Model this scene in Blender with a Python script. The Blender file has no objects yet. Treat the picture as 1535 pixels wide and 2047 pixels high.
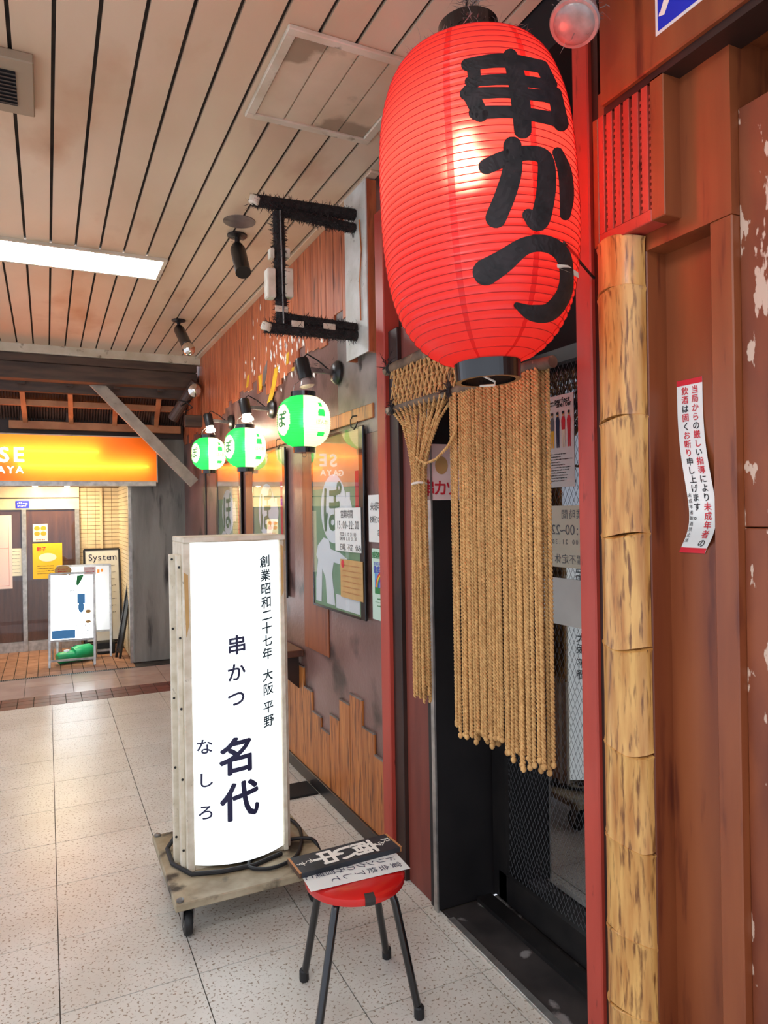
import bpy, bmesh, math, random
from mathutils import Vector, Matrix
random.seed(7)
scn = bpy.context.scene
COL = scn.collection

# ------------------------------------------------------------------ camera
H = 1.6; FPX = 1406.0; PSI = math.radians(25.6); ROLL = .0165
Fw = Vector((math.sin(PSI), math.cos(PSI), 0)); Rh = Vector((math.cos(PSI), -math.sin(PSI), 0)); Zu = Vector((0, 0, 1))
Rc = Rh * math.cos(ROLL) - Zu * math.sin(ROLL); Uc = Zu * math.cos(ROLL) + Rh * math.sin(ROLL)
CAM = Vector((0, 0, H))
cam = bpy.data.cameras.new('camera'); cam.sensor_fit = 'HORIZONTAL'; cam.sensor_width = 36
cam.lens = 36 * FPX / 1535; cam.clip_start = .02; cam.clip_end = 100
camo = bpy.data.objects.new('camera', cam); COL.objects.link(camo)
camo.matrix_world = Matrix(((Rc.x, Uc.x, -Fw.x, 0), (Rc.y, Uc.y, -Fw.y, 0), (Rc.z, Uc.z, -Fw.z, H), (0, 0, 0, 1)))
scn.camera = camo

# ------------------------------------------------------------------ world, exposure
w = bpy.data.worlds.new('world'); scn.world = w; w.use_nodes = True
w.node_tree.nodes['Background'].inputs[0].default_value = (.80, .86, 1, 1)
w.node_tree.nodes['Background'].inputs[1].default_value = 1.0
scn.view_settings.view_transform = 'Standard'; scn.view_settings.look = 'None'
scn.view_settings.gamma = 1; scn.view_settings.use_curve_mapping = False
scn.view_settings.exposure = .5

# ------------------------------------------------------------------ pixel -> place helpers
def ray(x, y): return Fw + Rc * ((x - 767.5) / FPX) - Uc * ((y - 1023.5) / FPX)
def oX(x, y, X): d = ray(x, y); return CAM + d * (X / d.x)
def oY(x, y, Y): d = ray(x, y); return CAM + d * (Y / d.y)
def oZ(x, y, z): d = ray(x, y); return CAM + d * ((z - H) / d.z)
def oD(x, y, D): return CAM + ray(x, y) * D

XW = 1.40      # face of the right-hand wall
ZC = 3.16      # ceiling

# ------------------------------------------------------------------ materials
def S(r, g, b):
    f = lambda c: (c / 255 / 12.92) if c / 255 <= .04045 else ((c / 255 + .055) / 1.055) ** 2.4
    return (f(r), f(g), f(b), 1)
MATS = {}
def pm(name, c1, c2=None, scale=6, rough=.5, metal=0, bump=0, bscale=None, stretch=(1, 1, 1), c3=None, c3scale=20, c3t=.62,
       rnd=0, detail=6, spec=.5, coat=0, soft=.12):
    """principled surface: noise blend of c1/c2, optional flecks of c3, optional bump and per-object value jitter"""
    m = bpy.data.materials.new(name); m.use_nodes = True; MATS[name] = m
    nt = m.node_tree; N = nt.nodes; L = nt.links; b = N['Principled BSDF']
    b.inputs['Roughness'].default_value = rough; b.inputs['Metallic'].default_value = metal
    b.inputs['Specular IOR Level'].default_value = spec
    if coat: b.inputs['Coat Weight'].default_value = coat; b.inputs['Coat Roughness'].default_value = .15
    b.inputs['Base Color'].default_value = c1
    geo = N.new('ShaderNodeNewGeometry'); mp = N.new('ShaderNodeMapping'); mp.inputs['Scale'].default_value = stretch
    L.new(geo.outputs['Position'], mp.inputs['Vector'])
    def noise(sc, de=detail):
        n = N.new('ShaderNodeTexNoise'); n.inputs['Scale'].default_value = sc; n.inputs['Detail'].default_value = de
        L.new(mp.outputs['Vector'], n.inputs['Vector']); return n
    def ramp(src, lo, hi):
        r = N.new('ShaderNodeMapRange'); r.inputs['From Min'].default_value = lo; r.inputs['From Max'].default_value = hi
        L.new(src, r.inputs['Value']); return r.outputs['Result']
    def mix(fac, a, bb):
        x = N.new('ShaderNodeMix'); x.data_type = 'RGBA'
        L.new(fac, x.inputs['Factor'])
        for s, v in ((6, a), (7, bb)):
            if isinstance(v, tuple): x.inputs[s].default_value = v
            else: L.new(v, x.inputs[s])
        return x.outputs[2]
    col = None
    if c2: col = mix(ramp(noise(scale).outputs['Fac'], .35, .65), c1, c2)
    if c3:
        col = mix(ramp(noise(c3scale, 8).outputs['Fac'], c3t, c3t + soft), col or c1, c3)
    if rnd:
        oi = N.new('ShaderNodeObjectInfo'); hv = N.new('ShaderNodeHueSaturation')
        r = N.new('ShaderNodeMapRange'); r.inputs['To Min'].default_value = 1 - rnd; r.inputs['To Max'].default_value = 1 + rnd
        L.new(oi.outputs['Random'], r.inputs['Value']); L.new(r.outputs['Result'], hv.inputs['Value'])
        if col: L.new(col, hv.inputs['Color'])
        else: hv.inputs['Color'].default_value = c1
        col = hv.outputs['Color']
    if col: L.new(col, b.inputs['Base Color'])
    if bump:
        bp = N.new('ShaderNodeBump'); bp.inputs['Strength'].default_value = bump; bp.inputs['Distance'].default_value = .01
        L.new(noise(bscale or scale * 3).outputs['Fac'], bp.inputs['Height']); L.new(bp.outputs['Normal'], b.inputs['Normal'])
    return m
def em(name, c, strength):
    m = bpy.data.materials.new(name); m.use_nodes = True; MATS[name] = m
    nt = m.node_tree; b = nt.nodes['Principled BSDF']
    b.inputs['Base Color'].default_value = c; b.inputs['Emission Color'].default_value = c; b.inputs['Emission Strength'].default_value = strength
    return m
def paper(name, c, tint, trans=.6, see=.25, rough=.35):
    """lantern paper: diffuse front, translucent, and a rough see-through share that shows the bulb as a soft glow"""
    m = bpy.data.materials.new(name); m.use_nodes = True; MATS[name] = m
    nt = m.node_tree; N = nt.nodes; L = nt.links; N.remove(N['Principled BSDF'])
    d = N.new('ShaderNodeBsdfDiffuse'); d.inputs['Color'].default_value = c
    t = N.new('ShaderNodeBsdfTranslucent'); t.inputs['Color'].default_value = tint
    g = N.new('ShaderNodeBsdfRefraction'); g.inputs['IOR'].default_value = 1.2; g.inputs['Roughness'].default_value = rough; g.inputs['Color'].default_value = tint
    gl = N.new('ShaderNodeBsdfGlossy'); gl.inputs['Roughness'].default_value = .35; gl.inputs['Color'].default_value = (1, 1, 1, 1)
    a = N.new('ShaderNodeMixShader'); a.inputs[0].default_value = trans; L.new(d.outputs[0], a.inputs[1]); L.new(t.outputs[0], a.inputs[2])
    bb = N.new('ShaderNodeMixShader'); bb.inputs[0].default_value = see; L.new(a.outputs[0], bb.inputs[1]); L.new(g.outputs[0], bb.inputs[2])
    cc = N.new('ShaderNodeMixShader'); cc.inputs[0].default_value = .03; L.new(bb.outputs[0], cc.inputs[1]); L.new(gl.outputs[0], cc.inputs[2])
    L.new(cc.outputs[0], N['Material Output'].inputs['Surface'])
    return m
def glass(name, tint=(1, 1, 1, 1), refl=.10):
    m = bpy.data.materials.new(name); m.use_nodes = True; MATS[name] = m
    nt = m.node_tree; N = nt.nodes; L = nt.links; N.remove(N['Principled BSDF'])
    t = N.new('ShaderNodeBsdfTransparent'); t.inputs['Color'].default_value = tint
    g = N.new('ShaderNodeBsdfGlossy'); g.inputs['Roughness'].default_value = .01
    lw = N.new('ShaderNodeLayerWeight'); lw.inputs['Blend'].default_value = .5
    pw = N.new('ShaderNodeMath'); pw.operation = 'POWER'; pw.inputs[1].default_value = 4.5; L.new(lw.outputs['Facing'], pw.inputs[0])
    mr = N.new('ShaderNodeMapRange'); mr.inputs['To Min'].default_value = refl; mr.inputs['To Max'].default_value = 1
    L.new(pw.outputs[0], mr.inputs['Value'])
    x = N.new('ShaderNodeMixShader'); L.new(mr.outputs['Result'], x.inputs[0]); L.new(t.outputs[0], x.inputs[1]); L.new(g.outputs[0], x.inputs[2])
    L.new(x.outputs[0], N['Material Output'].inputs['Surface'])
    return m

pm('terrazzo', S(212, 209, 200), S(200, 195, 184), 3, .30, c3=S(140, 124, 104), c3scale=95, c3t=.575, soft=.06, rnd=.03, spec=.4)
pm('grout', S(70, 62, 52), S(45, 40, 35), 12, .9)
pm('red_tile', S(112, 52, 42), S(88, 40, 34), 8, .45, rnd=.12)
pm('pink_tile', S(188, 160, 146), S(172, 142, 130), 4, .22, rnd=.05)
pm('paver', S(176, 128, 98), S(150, 104, 78), 9, .55, rnd=.1)
pm('ceiling_paint', S(216, 194, 168), S(198, 168, 138), 1.3, .45, c3=S(176, 130, 96), c3scale=2.2, c3t=.56, soft=.2, rnd=.03, stretch=(1, .5, 1))
pm('ceiling_gap', S(58, 48, 40), S(28, 22, 18), 9, .9)
pm('hatch_paint', S(210, 190, 162), S(188, 164, 136), 3, .5, c3=S(150, 130, 106), c3scale=1.6, c3t=.5, soft=.03)
pm('off_white_trim', S(212, 200, 180), S(190, 175, 150), 6, .5, c3=S(120, 100, 75), c3scale=14, c3t=.62)
pm('wall_plaster', S(110, 78, 70), S(136, 104, 98), 2.2, .32, bump=.15, bscale=40, c3=S(56, 38, 34), c3scale=3, c3t=.55, spec=.6)
pm('wall_grey', S(140, 128, 122), S(96, 84, 78), 4, .5, c3=S(40, 34, 32), c3scale=9, c3t=.6)
pm('wood_upper', S(196, 112, 70), S(160, 80, 48), 5, .45, stretch=(6, 6, .6), c3=S(96, 42, 26), c3scale=7, c3t=.58, rnd=.1, bump=.1, bscale=30)
pm('wood_lower', S(196, 124, 62), S(158, 88, 38), 7, .4, stretch=(5, 5, .45), c3=S(112, 58, 24), c3scale=12, c3t=.55, soft=.08, rnd=.08)
pm('red_paint', S(182, 72, 58), S(160, 58, 46), 3, .4, stretch=(3, 3, .6), c3=S(96, 34, 28), c3scale=16, c3t=.66, spec=.4)
pm('brown_panel', S(146, 80, 44), S(122, 60, 32), 2.5, .42, stretch=(4, 4, .5), c3=S(92, 40, 24), c3scale=5, c3t=.58)
pm('brown_peeled', S(138, 72, 40), S(112, 54, 32), 3, .5, stretch=(3, 3, 1.2), c3=S(200, 172, 152), c3scale=9, c3t=.595, soft=.02)
pm('jamb_red', S(124, 58, 46), S(104, 46, 38), 4, .5, stretch=(3, 3, .6))
pm('dark_brown', S(56, 34, 26), S(38, 24, 20), 5, .5)
pm('black_panel', S(26, 23, 24), S(16, 14, 16), 6, .55, c3=S(70, 64, 60), c3scale=40, c3t=.72)
pm('black_metal', S(22, 21, 22), S(34, 31, 30), 12, .35)
pm('black_matte', S(18, 17, 17), None, 5, .8)
pm('black_gloss', S(14, 14, 16), None, 5, .2, coat=.5)
pm('sooty', S(44, 38, 36), S(20, 18, 18), 30, .95, bump=.6, bscale=90)
pm('dust', S(58, 48, 46), S(34, 28, 28), 40, 1)
pm('dust_grey', S(150, 132, 124), S(96, 82, 78), 40, 1)
pm('bracket_white', S(214, 214, 208), S(188, 186, 176), 8, .5, c3=S(80, 66, 54), c3scale=60, c3t=.66)
pm('old_white', S(226, 217, 198), S(204, 192, 168), 18, .6, c3=S(110, 90, 70), c3scale=40, c3t=.66)
pm('bamboo', S(214, 166, 96), S(176, 118, 58), 6, .38, stretch=(6, 6, .7), c3=S(118, 74, 36), c3scale=15, c3t=.53, soft=.14, coat=.1)
pm('bamboo_ring', S(150, 108, 66), S(110, 76, 44), 20, .6)
pm('old_pole', S(120, 96, 74), S(70, 54, 42), 14, .7, c3=S(170, 150, 124), c3scale=18, c3t=.6)
pm('rope', S(208, 164, 104), S(176, 130, 76), 60, .85, rnd=.13)
pm('string', S(226, 216, 200), None, 5, .8)
pm('iron_grey', S(150, 148, 146), S(112, 110, 108), 14, .4, metal=.7)
pm('aluminium', S(190, 188, 184), S(160, 158, 154), 20, .35, metal=.8)
pm('chrome', S(220, 214, 206), None, 5, .12, metal=1)
pm('lamp_glass', S(178, 158, 150), S(140, 122, 116), 20, .25, spec=.8)
pm('concrete', S(150, 147, 138), S(122, 119, 112), 2.5, .8, stretch=(3, 3, .5), c3=S(62, 58, 56), c3scale=3, c3t=.56, bump=.15, bscale=30)
pm('timber_dark', S(88, 66, 52), S(60, 44, 36), 5, .6, stretch=(.6, 4, 4))
pm('timber_tan', S(196, 134, 90), S(168, 108, 70), 6, .55)
pm('deck_metal', S(96, 70, 58), S(66, 46, 40), 6, .5)
pm('brace_paint', S(178, 164, 148), S(150, 138, 124), 8, .5, c3=S(90, 78, 66), c3scale=30, c3t=.66)
pm('cream_tile', S(222, 204, 172), S(212, 190, 156), 8, .35)
pm('tile_joint', S(120, 92, 70), None, 5, .9)
pm('door_wood', S(96, 58, 42), S(72, 42, 32), 5, .3, stretch=(5, 5, .5))
pm('paper_white', S(232, 234, 230), S(222, 224, 220), 6, .6)
pm('paper_cream', S(232, 226, 204), None, 6, .6)
pm('paper_brown', S(198, 160, 102), S(188, 148, 90), 10, .7)
pm('paper_pink', S(238, 212, 206), None, 6, .6)
pm('paper_yellow', S(244, 196, 48), S(240, 186, 36), 6, .5)
pm('paper_green', S(196, 226, 208), None, 6, .5)
pm('ink_black', S(30, 28, 34), None, 5, .6)
pm('ink_navy', S(34, 34, 70), None, 5, .6)
pm('ink_teal', S(36, 60, 70), None, 5, .6)
pm('ink_red', S(206, 34, 50), None, 5, .6)
pm('ink_grey', S(110, 112, 116), None, 5, .6)
pm('ink_white', S(240, 236, 226), None, 5, .6)
pm('ink_green', S(30, 130, 66), None, 5, .6)
pm('ink_blue', S(20, 44, 196), None, 5, .5)
pm('ink_skyblue', S(70, 150, 214), None, 5, .5)
pm('ink_orange', S(232, 140, 40), None, 5, .5)
pm('ink_purple', S(104, 60, 110), None, 5, .5)
pm('poster_green', S(140, 176, 138), S(116, 160, 122), 3, .25)
pm('sand_reflection', S(222, 190, 150), S(206, 160, 112), 2, .25)  # sand tone that carries the orange sign's reflection
pm('poster_darkgreen', S(74, 124, 80), None, 3, .3)
pm('stool_red', S(206, 32, 28), S(186, 24, 24), 5, .22, coat=.4)
pm('tape_dark', S(50, 44, 42), None, 5, .6)
pm('board_slate', S(44, 50, 58), S(30, 34, 40), 10, .4)
pm('raw_wood', S(190, 130, 80), None, 5, .6)
pm('dirty_board', S(176, 164, 138), S(132, 116, 88), 7, .6, c3=S(56, 46, 34), c3scale=8, c3t=.54, soft=.12)
pm('rubber', S(24, 24, 25), None, 5, .6)
pm('dirty_concrete', S(58, 52, 50), S(34, 30, 30), 6, .6, c3=S(128, 124, 122), c3scale=4, c3t=.6, soft=.03)
pm('plastic_green', S(20, 158, 96), S(14, 140, 84), 5, .35)
pm('soft_white', S(236, 240, 244), None, 5, .4)
pm('lantern_ink', S(16, 12, 14), S(40, 30, 32), 30, .7)
pm('rib_red', S(168, 24, 28), None, 5, .6)
pm('yellow_paint', S(226, 176, 30), S(190, 140, 24), 20, .6)
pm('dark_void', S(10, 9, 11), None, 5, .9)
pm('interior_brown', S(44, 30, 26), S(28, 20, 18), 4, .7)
paper('lantern_red', S(230, 52, 52), (1, .10, .105, 1), .58, .36, .68)
paper('lantern_seam', S(196, 30, 34), (.80, .030, .035, 1), .55, .28, .68)
paper('lantern_white', S(250, 246, 226), (1, .95, .78, 1), .6, .10, .5)
paper('lantern_green', S(20, 176, 70), (.02, .62, .13, 1), .6, .06, .5)
glass('glass_clear', (.99, 1, 1, 1), .04)
glass('glass_door', (.62, .62, .64, 1), .22)
em('tube_light', (.95, .98, 1, 1), 15)
em('sign_light', (.90, .985, 1, 1), .80)
em('aboard_light', (.93, .99, 1, 1), 3.2)
em('bulb_red', (1, .74, .42, 1), 62)
em('bulb_warm', (1, .82, .58, 1), 70)
em('bulb_small', (1, .84, .62, 1), 34)
em('downlight', (1, .80, .46, 1), 550)
paper('orange_sheet', S(246, 116, 24), (1, .23, .014, 1), .85, .12, .6)      # coloured sheet over the sign's tubes
em('sign_tube', (1, .97, .9, 1), 15)
em('lit_letter', (1, 1, .97, 1), .8)

# ------------------------------------------------------------------ mesh builder
class MB:
    def __init__(s): s.v = []; s.f = []; s.mi = []; s.T = Matrix(); s.m = 0
    def add(s, vs, fs):
        b = len(s.v); s.v += [s.T @ Vector(p) for p in vs]
        s.f += [tuple(b + i for i in f) for f in fs]; s.mi += [s.m] * len(fs); return s
    def box(s, x0, x1, y0, y1, z0, z1, ch=0):
        if x0 > x1: x0, x1 = x1, x0
        if y0 > y1: y0, y1 = y1, y0
        if z0 > z1: z0, z1 = z1, z0
        if not ch:
            return s.add([(x, y, z) for x in (x0, x1) for y in (y0, y1) for z in (z0, z1)],
                         [(0, 1, 3, 2), (4, 6, 7, 5), (0, 4, 5, 1), (2, 3, 7, 6), (0, 2, 6, 4), (1, 5, 7, 3)])
        bm = bmesh.new(); bmesh.ops.create_cube(bm, size=1)
        for v in bm.verts: v.co = Vector(((x0 + x1) / 2 + v.co.x * (x1 - x0), (y0 + y1) / 2 + v.co.y * (y1 - y0), (z0 + z1) / 2 + v.co.z * (z1 - z0)))
        bmesh.ops.bevel(bm, geom=bm.edges[:], offset=ch, segments=1, affect='EDGES')
        bm.verts.index_update()
        s.add([v.co.copy() for v in bm.verts], [[v.index for v in f.verts] for f in bm.faces]); bm.free(); return s
    def tube(s, pts, r, n=8, cap=True):
        """round bar along points; r a number or a list"""
        pts = [Vector(p) for p in pts]; rs = r if isinstance(r, (list, tuple)) else [r] * len(pts)
        V = []; up = None
        for i, p in enumerate(pts):
            d = (pts[min(i + 1, len(pts) - 1)] - pts[max(i - 1, 0)]).normalized()
            if up is None: up = Vector((0, 0, 1)) if abs(d.z) < .9 else Vector((1, 0, 0))
            a = d.cross(up).normalized(); b = a.cross(d).normalized(); up = b
            V += [p + (a * math.cos(2 * math.pi * k / n) + b * math.sin(2 * math.pi * k / n)) * rs[i] for k in range(n)]
        F = [(i * n + k, i * n + (k + 1) % n, (i + 1) * n + (k + 1) % n, (i + 1) * n + k) for i in range(len(pts) - 1) for k in range(n)]
        if cap: F += [tuple(range(n))[::-1], tuple((len(pts) - 1) * n + k for k in range(n))]
        return s.add(V, F)
    def lathe(s, prof, c=(0, 0, 0), axis=(0, 0, 1), n=24, cap=True):
        """prof: list of (radius, height along axis) from the base point c"""
        ax = Vector(axis).normalized(); t = Vector((1, 0, 0)) if abs(ax.x) < .9 else Vector((0, 1, 0))
        a = ax.cross(t).normalized(); b = ax.cross(a).normalized(); c = Vector(c)
        V = [c + ax * h + (a * math.cos(2 * math.pi * k / n) + b * math.sin(2 * math.pi * k / n)) * r for r, h in prof for k in range(n)]
        F = [(i * n + k, i * n + (k + 1) % n, (i + 1) * n + (k + 1) % n, (i + 1) * n + k) for i in range(len(prof) - 1) for k in range(n)]
        if cap: F += [tuple(range(n))[::-1], tuple((len(prof) - 1) * n + k for k in range(n))]
        return s.add(V, F)
    def bar(s, p, q, w, h, up=(0, 0, 1)):
        """rectangular bar from p to q, w across, h along up"""
        p = Vector(p); q = Vector(q); d = (q - p).normalized(); a = d.cross(Vector(up)).normalized(); b = a.cross(d).normalized()
        V = [e + a * (sx * w / 2) + b * (sz * h / 2) for e in (p, q) for sx in (-1, 1) for sz in (-1, 1)]
        return s.add(V, [(0, 1, 3, 2), (4, 6, 7, 5), (0, 4, 5, 1), (2, 3, 7, 6), (0, 2, 6, 4), (1, 5, 7, 3)])
    def quad(s, a, b, c, d): return s.add([a, b, c, d], [(0, 1, 2, 3)])
    def prism(s, poly, ext):
        """planar polygon (3D points) pushed along vector ext"""
        n = len(poly); e = Vector(ext); V = [Vector(p) for p in poly] + [Vector(p) + e for p in poly]
        return s.add(V, [tuple(range(n))[::-1], tuple(range(n, 2 * n))] + [(i, (i + 1) % n, n + (i + 1) % n, n + i) for i in range(n)])
    def fuzz(s, path, n, ln, spread, w=.0012, down=0):
        """loose dust hairs around a path"""
        path = [Vector(p) for p in path]
        for _ in range(n):
            i = random.randrange(len(path) - 1) if len(path) > 1 else 0
            p = path[i].lerp(path[min(i + 1, len(path) - 1)], random.random())
            d = Vector((random.gauss(0, 1), random.gauss(0, 1), random.gauss(0, 1) - down)).normalized()
            p = p + d * spread * random.uniform(.6, 1.05); l = ln * random.uniform(.3, 1.2)
            k = Vector((random.gauss(0, 1), random.gauss(0, 1), random.gauss(0, 1))).normalized()
            m1 = p + d * l * .5 + k * l * .3; q = p + d * l * .7 + k * l * .7; sd = d.cross(k).normalized() * w
            s.add([p - sd, p + sd, m1 + sd * .8, m1 - sd * .8, q], [(0, 1, 2, 3), (3, 2, 4)])
        return s
    def build(s, name, mat, parent=None, smooth=False, kind=None):
        me = bpy.data.meshes.new(name); off = parent_loc(parent)
        me.from_pydata([tuple(p - off) for p in s.v], [], s.f)
        for m in (mat if isinstance(mat, (list, tuple)) else [mat]): me.materials.append(MATS[m])
        me.polygons.foreach_set('material_index', s.mi)
        if smooth:
            bm = bmesh.new(); bm.from_mesh(me); bmesh.ops.recalc_face_normals(bm, faces=bm.faces); bm.to_mesh(me); bm.free()
            me.polygons.foreach_set('use_smooth', [True] * len(me.polygons))
            try: me.set_sharp_from_angle(angle=math.radians(40))
            except Exception: pass
        else:
            bm = bmesh.new(); bm.from_mesh(me); bmesh.ops.recalc_face_normals(bm, faces=bm.faces); bm.to_mesh(me); bm.free()
        me.update()
        o = bpy.data.objects.new(name, me); COL.objects.link(o)
        if name in ('print_lines', 'writing', 'bubble_writing', 'card_writing', 'white_script', 'script'): kind = 'stuff'
        if parent: o.parent = parent
        if kind: o['kind'] = kind
        return o
def parent_loc(p):
    v = Vector((0, 0, 0))
    while p: v += p.location; p = p.parent
    return v
def tag(o, label=None, cat=None, group=None, kind=None):
    if label: o['label'] = label
    if cat: o['category'] = cat
    if group: o['group'] = group
    if kind: o['kind'] = kind
    return o
def thing(name, label, cat, loc, group=None, kind=None):
    o = bpy.data.objects.new(name, None); o.empty_display_size = .05; COL.objects.link(o); o.location = loc
    return tag(o, label, cat, group, kind)
def struct(name, label=None): 
    o = thing(name, label, None, (0, 0, 0), kind='structure'); return o
def place(shared, name, parent, loc, scale=(1, 1, 1), rz=0):
    """another object on the same mesh"""
    o = bpy.data.objects.new(name, shared); COL.objects.link(o); o.parent = parent
    o.location = Vector(loc) - parent_loc(parent); o.scale = scale; o.rotation_euler.z = rz; return o

# ------------------------------------------------------------------ lettering
_G = {}
def glyph(ch, bold=0, cut=0):
    k = (ch, bold, cut)
    if k not in _G:
        c = bpy.data.curves.new('g', 'FONT'); c.body = ch; c.resolution_u = 3; c.offset = bold
        o = bpy.data.objects.new('g', c); COL.objects.link(o)
        me = bpy.data.meshes.new_from_object(o.evaluated_get(bpy.context.evaluated_depsgraph_get()))
        if cut:
            bm = bmesh.new(); bm.from_mesh(me); q = -.1
            while q < 1.2:
                bmesh.ops.bisect_plane(bm, geom=bm.verts[:] + bm.edges[:] + bm.faces[:], plane_co=(q, 0, 0), plane_no=(1, 0, 0)); q += cut
            bm.to_mesh(me); bm.free()
        vs = [(v.co.x, v.co.y) for v in me.vertices]; fs = [tuple(p.vertices) for p in me.polygons]
        bpy.data.objects.remove(o); bpy.data.curves.remove(c); bpy.data.meshes.remove(me)
        _G[k] = (vs, fs)
    return _G[k]
def put(mb, ch, f, u, v, size, bold=0, rot=0, sx=1, slant=0, mirror=False, cut=0):
    """one character centred on (u, v) of the surface map f(u, v) -> point"""
    vs, fs = glyph(ch, 0, cut)
    if not vs: return
    shifts = [(0, 0)] + ([(bold, 0), (-bold, 0), (0, bold), (0, -bold), (bold * .7, bold * .7), (-bold * .7, -bold * .7), (bold * .7, -bold * .7), (-bold * .7, bold * .7)] if bold else [])
    cx = (min(p[0] for p in vs) + max(p[0] for p in vs)) / 2 if ord(ch) < 0x2e80 else .5
    cy = .38; c, s = math.cos(rot), math.sin(rot)
    p0 = f(u, v); nn = (f(u + size * .05, v) - p0).cross(f(u, v + size * .05) - p0).normalized()
    for i, (dx, dy) in enumerate(shifts):
        P = []; lift = nn * (i * .00006)
        for x, y in vs:
            x, y = (x - cx + dx) * size * sx, (y - cy + dy) * size
            y += slant * x
            if mirror: x = -x
            P.append(f(u + x * c - y * s, v + x * s + y * c) + lift)
        mb.add(P, fs)
def column(mb, text, f, u, v, size, pitch, **k):
    for ch in text:
        if ch == ' ': v -= pitch * .55; continue
        put(mb, ch, f, u, v, size, **k); v -= pitch
def row(mb, text, f, u, v, size, pitch, **k):
    for ch in text:
        if ch != ' ': put(mb, ch, f, u, v, size, **k)
        u += pitch
def plane(o, ux, uy, off=.0015):
    """map (u, v) to a point: origin o, axes ux, uy, lifted off the sheet"""
    o = Vector(o); ux = Vector(ux).normalized(); uy = Vector(uy).normalized(); n = ux.cross(uy).normalized()
    return lambda u, v, k=0: o + ux * u + uy * v + n * (off + k)
def sheet(mb, f, u0, u1, v0, v1, k=0): mb.quad(f(u0, v0, k), f(u1, v0, k), f(u1, v1, k), f(u0, v1, k))
def card(mb, f, u0, u1, v0, v1, t=.001):
    a = [f(u0, v0, -t), f(u1, v0, -t), f(u1, v1, -t), f(u0, v1, -t)]; n = f(0, 0, 1) - f(0, 0, 0)
    mb.prism(a, n * t)
def disc(mb, f, u, v, ru, rv, n=28, k=0): mb.add([f(u + ru * math.cos(2 * math.pi * i / n), v + rv * math.sin(2 * math.pi * i / n), k) for i in range(n)], [tuple(range(n))])
def scribble(mb, f, u0, u1, v, h, k=0, n=None):
    """a line of tiny illegible print"""
    u = u0
    while u < u1 - h * .4:
        wd = h * random.uniform(.35, .9); sheet(mb, f, u, min(u + wd, u1), v - h * random.uniform(.2, .5), v + h * random.uniform(.1, .5), k); u += wd + h * .35

# ================================================================== THE SETTING
# ------------------------------------------------------------------ floor
floor = struct('floor', 'speckled terrazzo tile floor with brick and pink tile bands')
YT = 6.646
MB().box(-2.4, XW + .2, -1.2, 9.7, -.08, -.004).build('bed', 'grout', floor)
def tile_mesh(name, mat, t=.02, ch=.0015):
    b = MB().box(-.5, .5, -.5, .5, -t, 0); o = b.build(name, mat); me = o.data; bpy.data.objects.remove(o); return me
def grid(name, me, xs, ys, gap, parent, z=0):
    for i in range(len(xs) - 1):
        for j in range(len(ys) - 1):
            sx, sy = xs[i + 1] - xs[i] - gap, ys[j + 1] - ys[j] - gap
            if sx < .01 or sy < .01: continue
            place(me, name, parent, ((xs[i] + xs[i + 1]) / 2, (ys[j] + ys[j + 1]) / 2, z + random.uniform(-.0006, .0006)), (sx, sy, 1))
def cuts(a, b, start, step):
    v = [a]; k = start + step * math.ceil((a - start) / step + 1e-6)
    while k < b - 1e-6: v.append(k); k += step
    return v + [b]
TILE = .44
me = tile_mesh('tile', 'terrazzo'); grid('tile', me, cuts(-2.4, XW, .0144, TILE), cuts(-1.2, YT, 2.504, TILE), .0035, floor)
me = tile_mesh('red_tile', 'red_tile'); grid('red_tile', me, cuts(-2.4, XW, 0, .127), cuts(YT, 7.028, YT, .1274), .006, floor)
me = tile_mesh('pink_tile', 'pink_tile'); grid('pink_tile', me, cuts(-2.4, XW, .2, .41), cuts(7.028, 7.84, 7.028, .406), .004, floor)
me = tile_mesh('paver', 'paver'); grid('paver', me, cuts(-2.4, .83, 0, .108), cuts(7.90, 9.50, 7.9, .2), .007, floor)
g = MB()
for i in range(170): g.box(-2.4 + i * .019, -2.4 + i * .019 + .010, 7.845, 7.895, -.02, .0)
g.box(-2.4, .83, 7.842, 7.848, -.02, 0).box(-2.4, .83, 7.893, 7.899, -.02, 0)
g.build('drain_grate', 'iron_grey', floor, kind='stuff')
# entrance step: dark worn concrete behind an aluminium edge
MB().box(1.405, 1.75, .9, 2.44, -.03, .004).build('entrance_slab', 'dirty_concrete', floor)
MB().box(1.385, 1.415, .9, 2.38, -.01, .010, .002).build('edge_strip', 'aluminium', floor)
MB().box(1.56, 1.63, 1.0, 2.44, 0, .02).build('door_track', 'black_metal', floor)

# ------------------------------------------------------------------ ceiling
ceil = struct('ceiling', 'stained cream metal slat ceiling')
YE = 7.08
MB().box(-2.4, XW + .5, -1.2, YE, ZC + .012, ZC + .09).build('backing', 'ceiling_gap', ceil)
xs = [.042 + .130 * k for k in range(-19, 12)]
b = MB()
b.box(-.5, .5, -.5, .5, 0, .012); o = b.build('plank', 'ceiling_paint'); pme = o.data; bpy.data.objects.remove(o)
for a, c in zip(xs[:-1], xs[1:]):
    c = min(c, XW - .002)
    if c - a < .02: continue
    place(pme, 'plank', ceil, ((a + c) / 2, (YE - 1.2) / 2, ZC), (c - a - .013, YE + 1.2, 1))
MB().box(XW - .05, XW, 2.9, YE, ZC - .012, ZC, .003).build('corner_strip', 'ceiling_paint', ceil)
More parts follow.
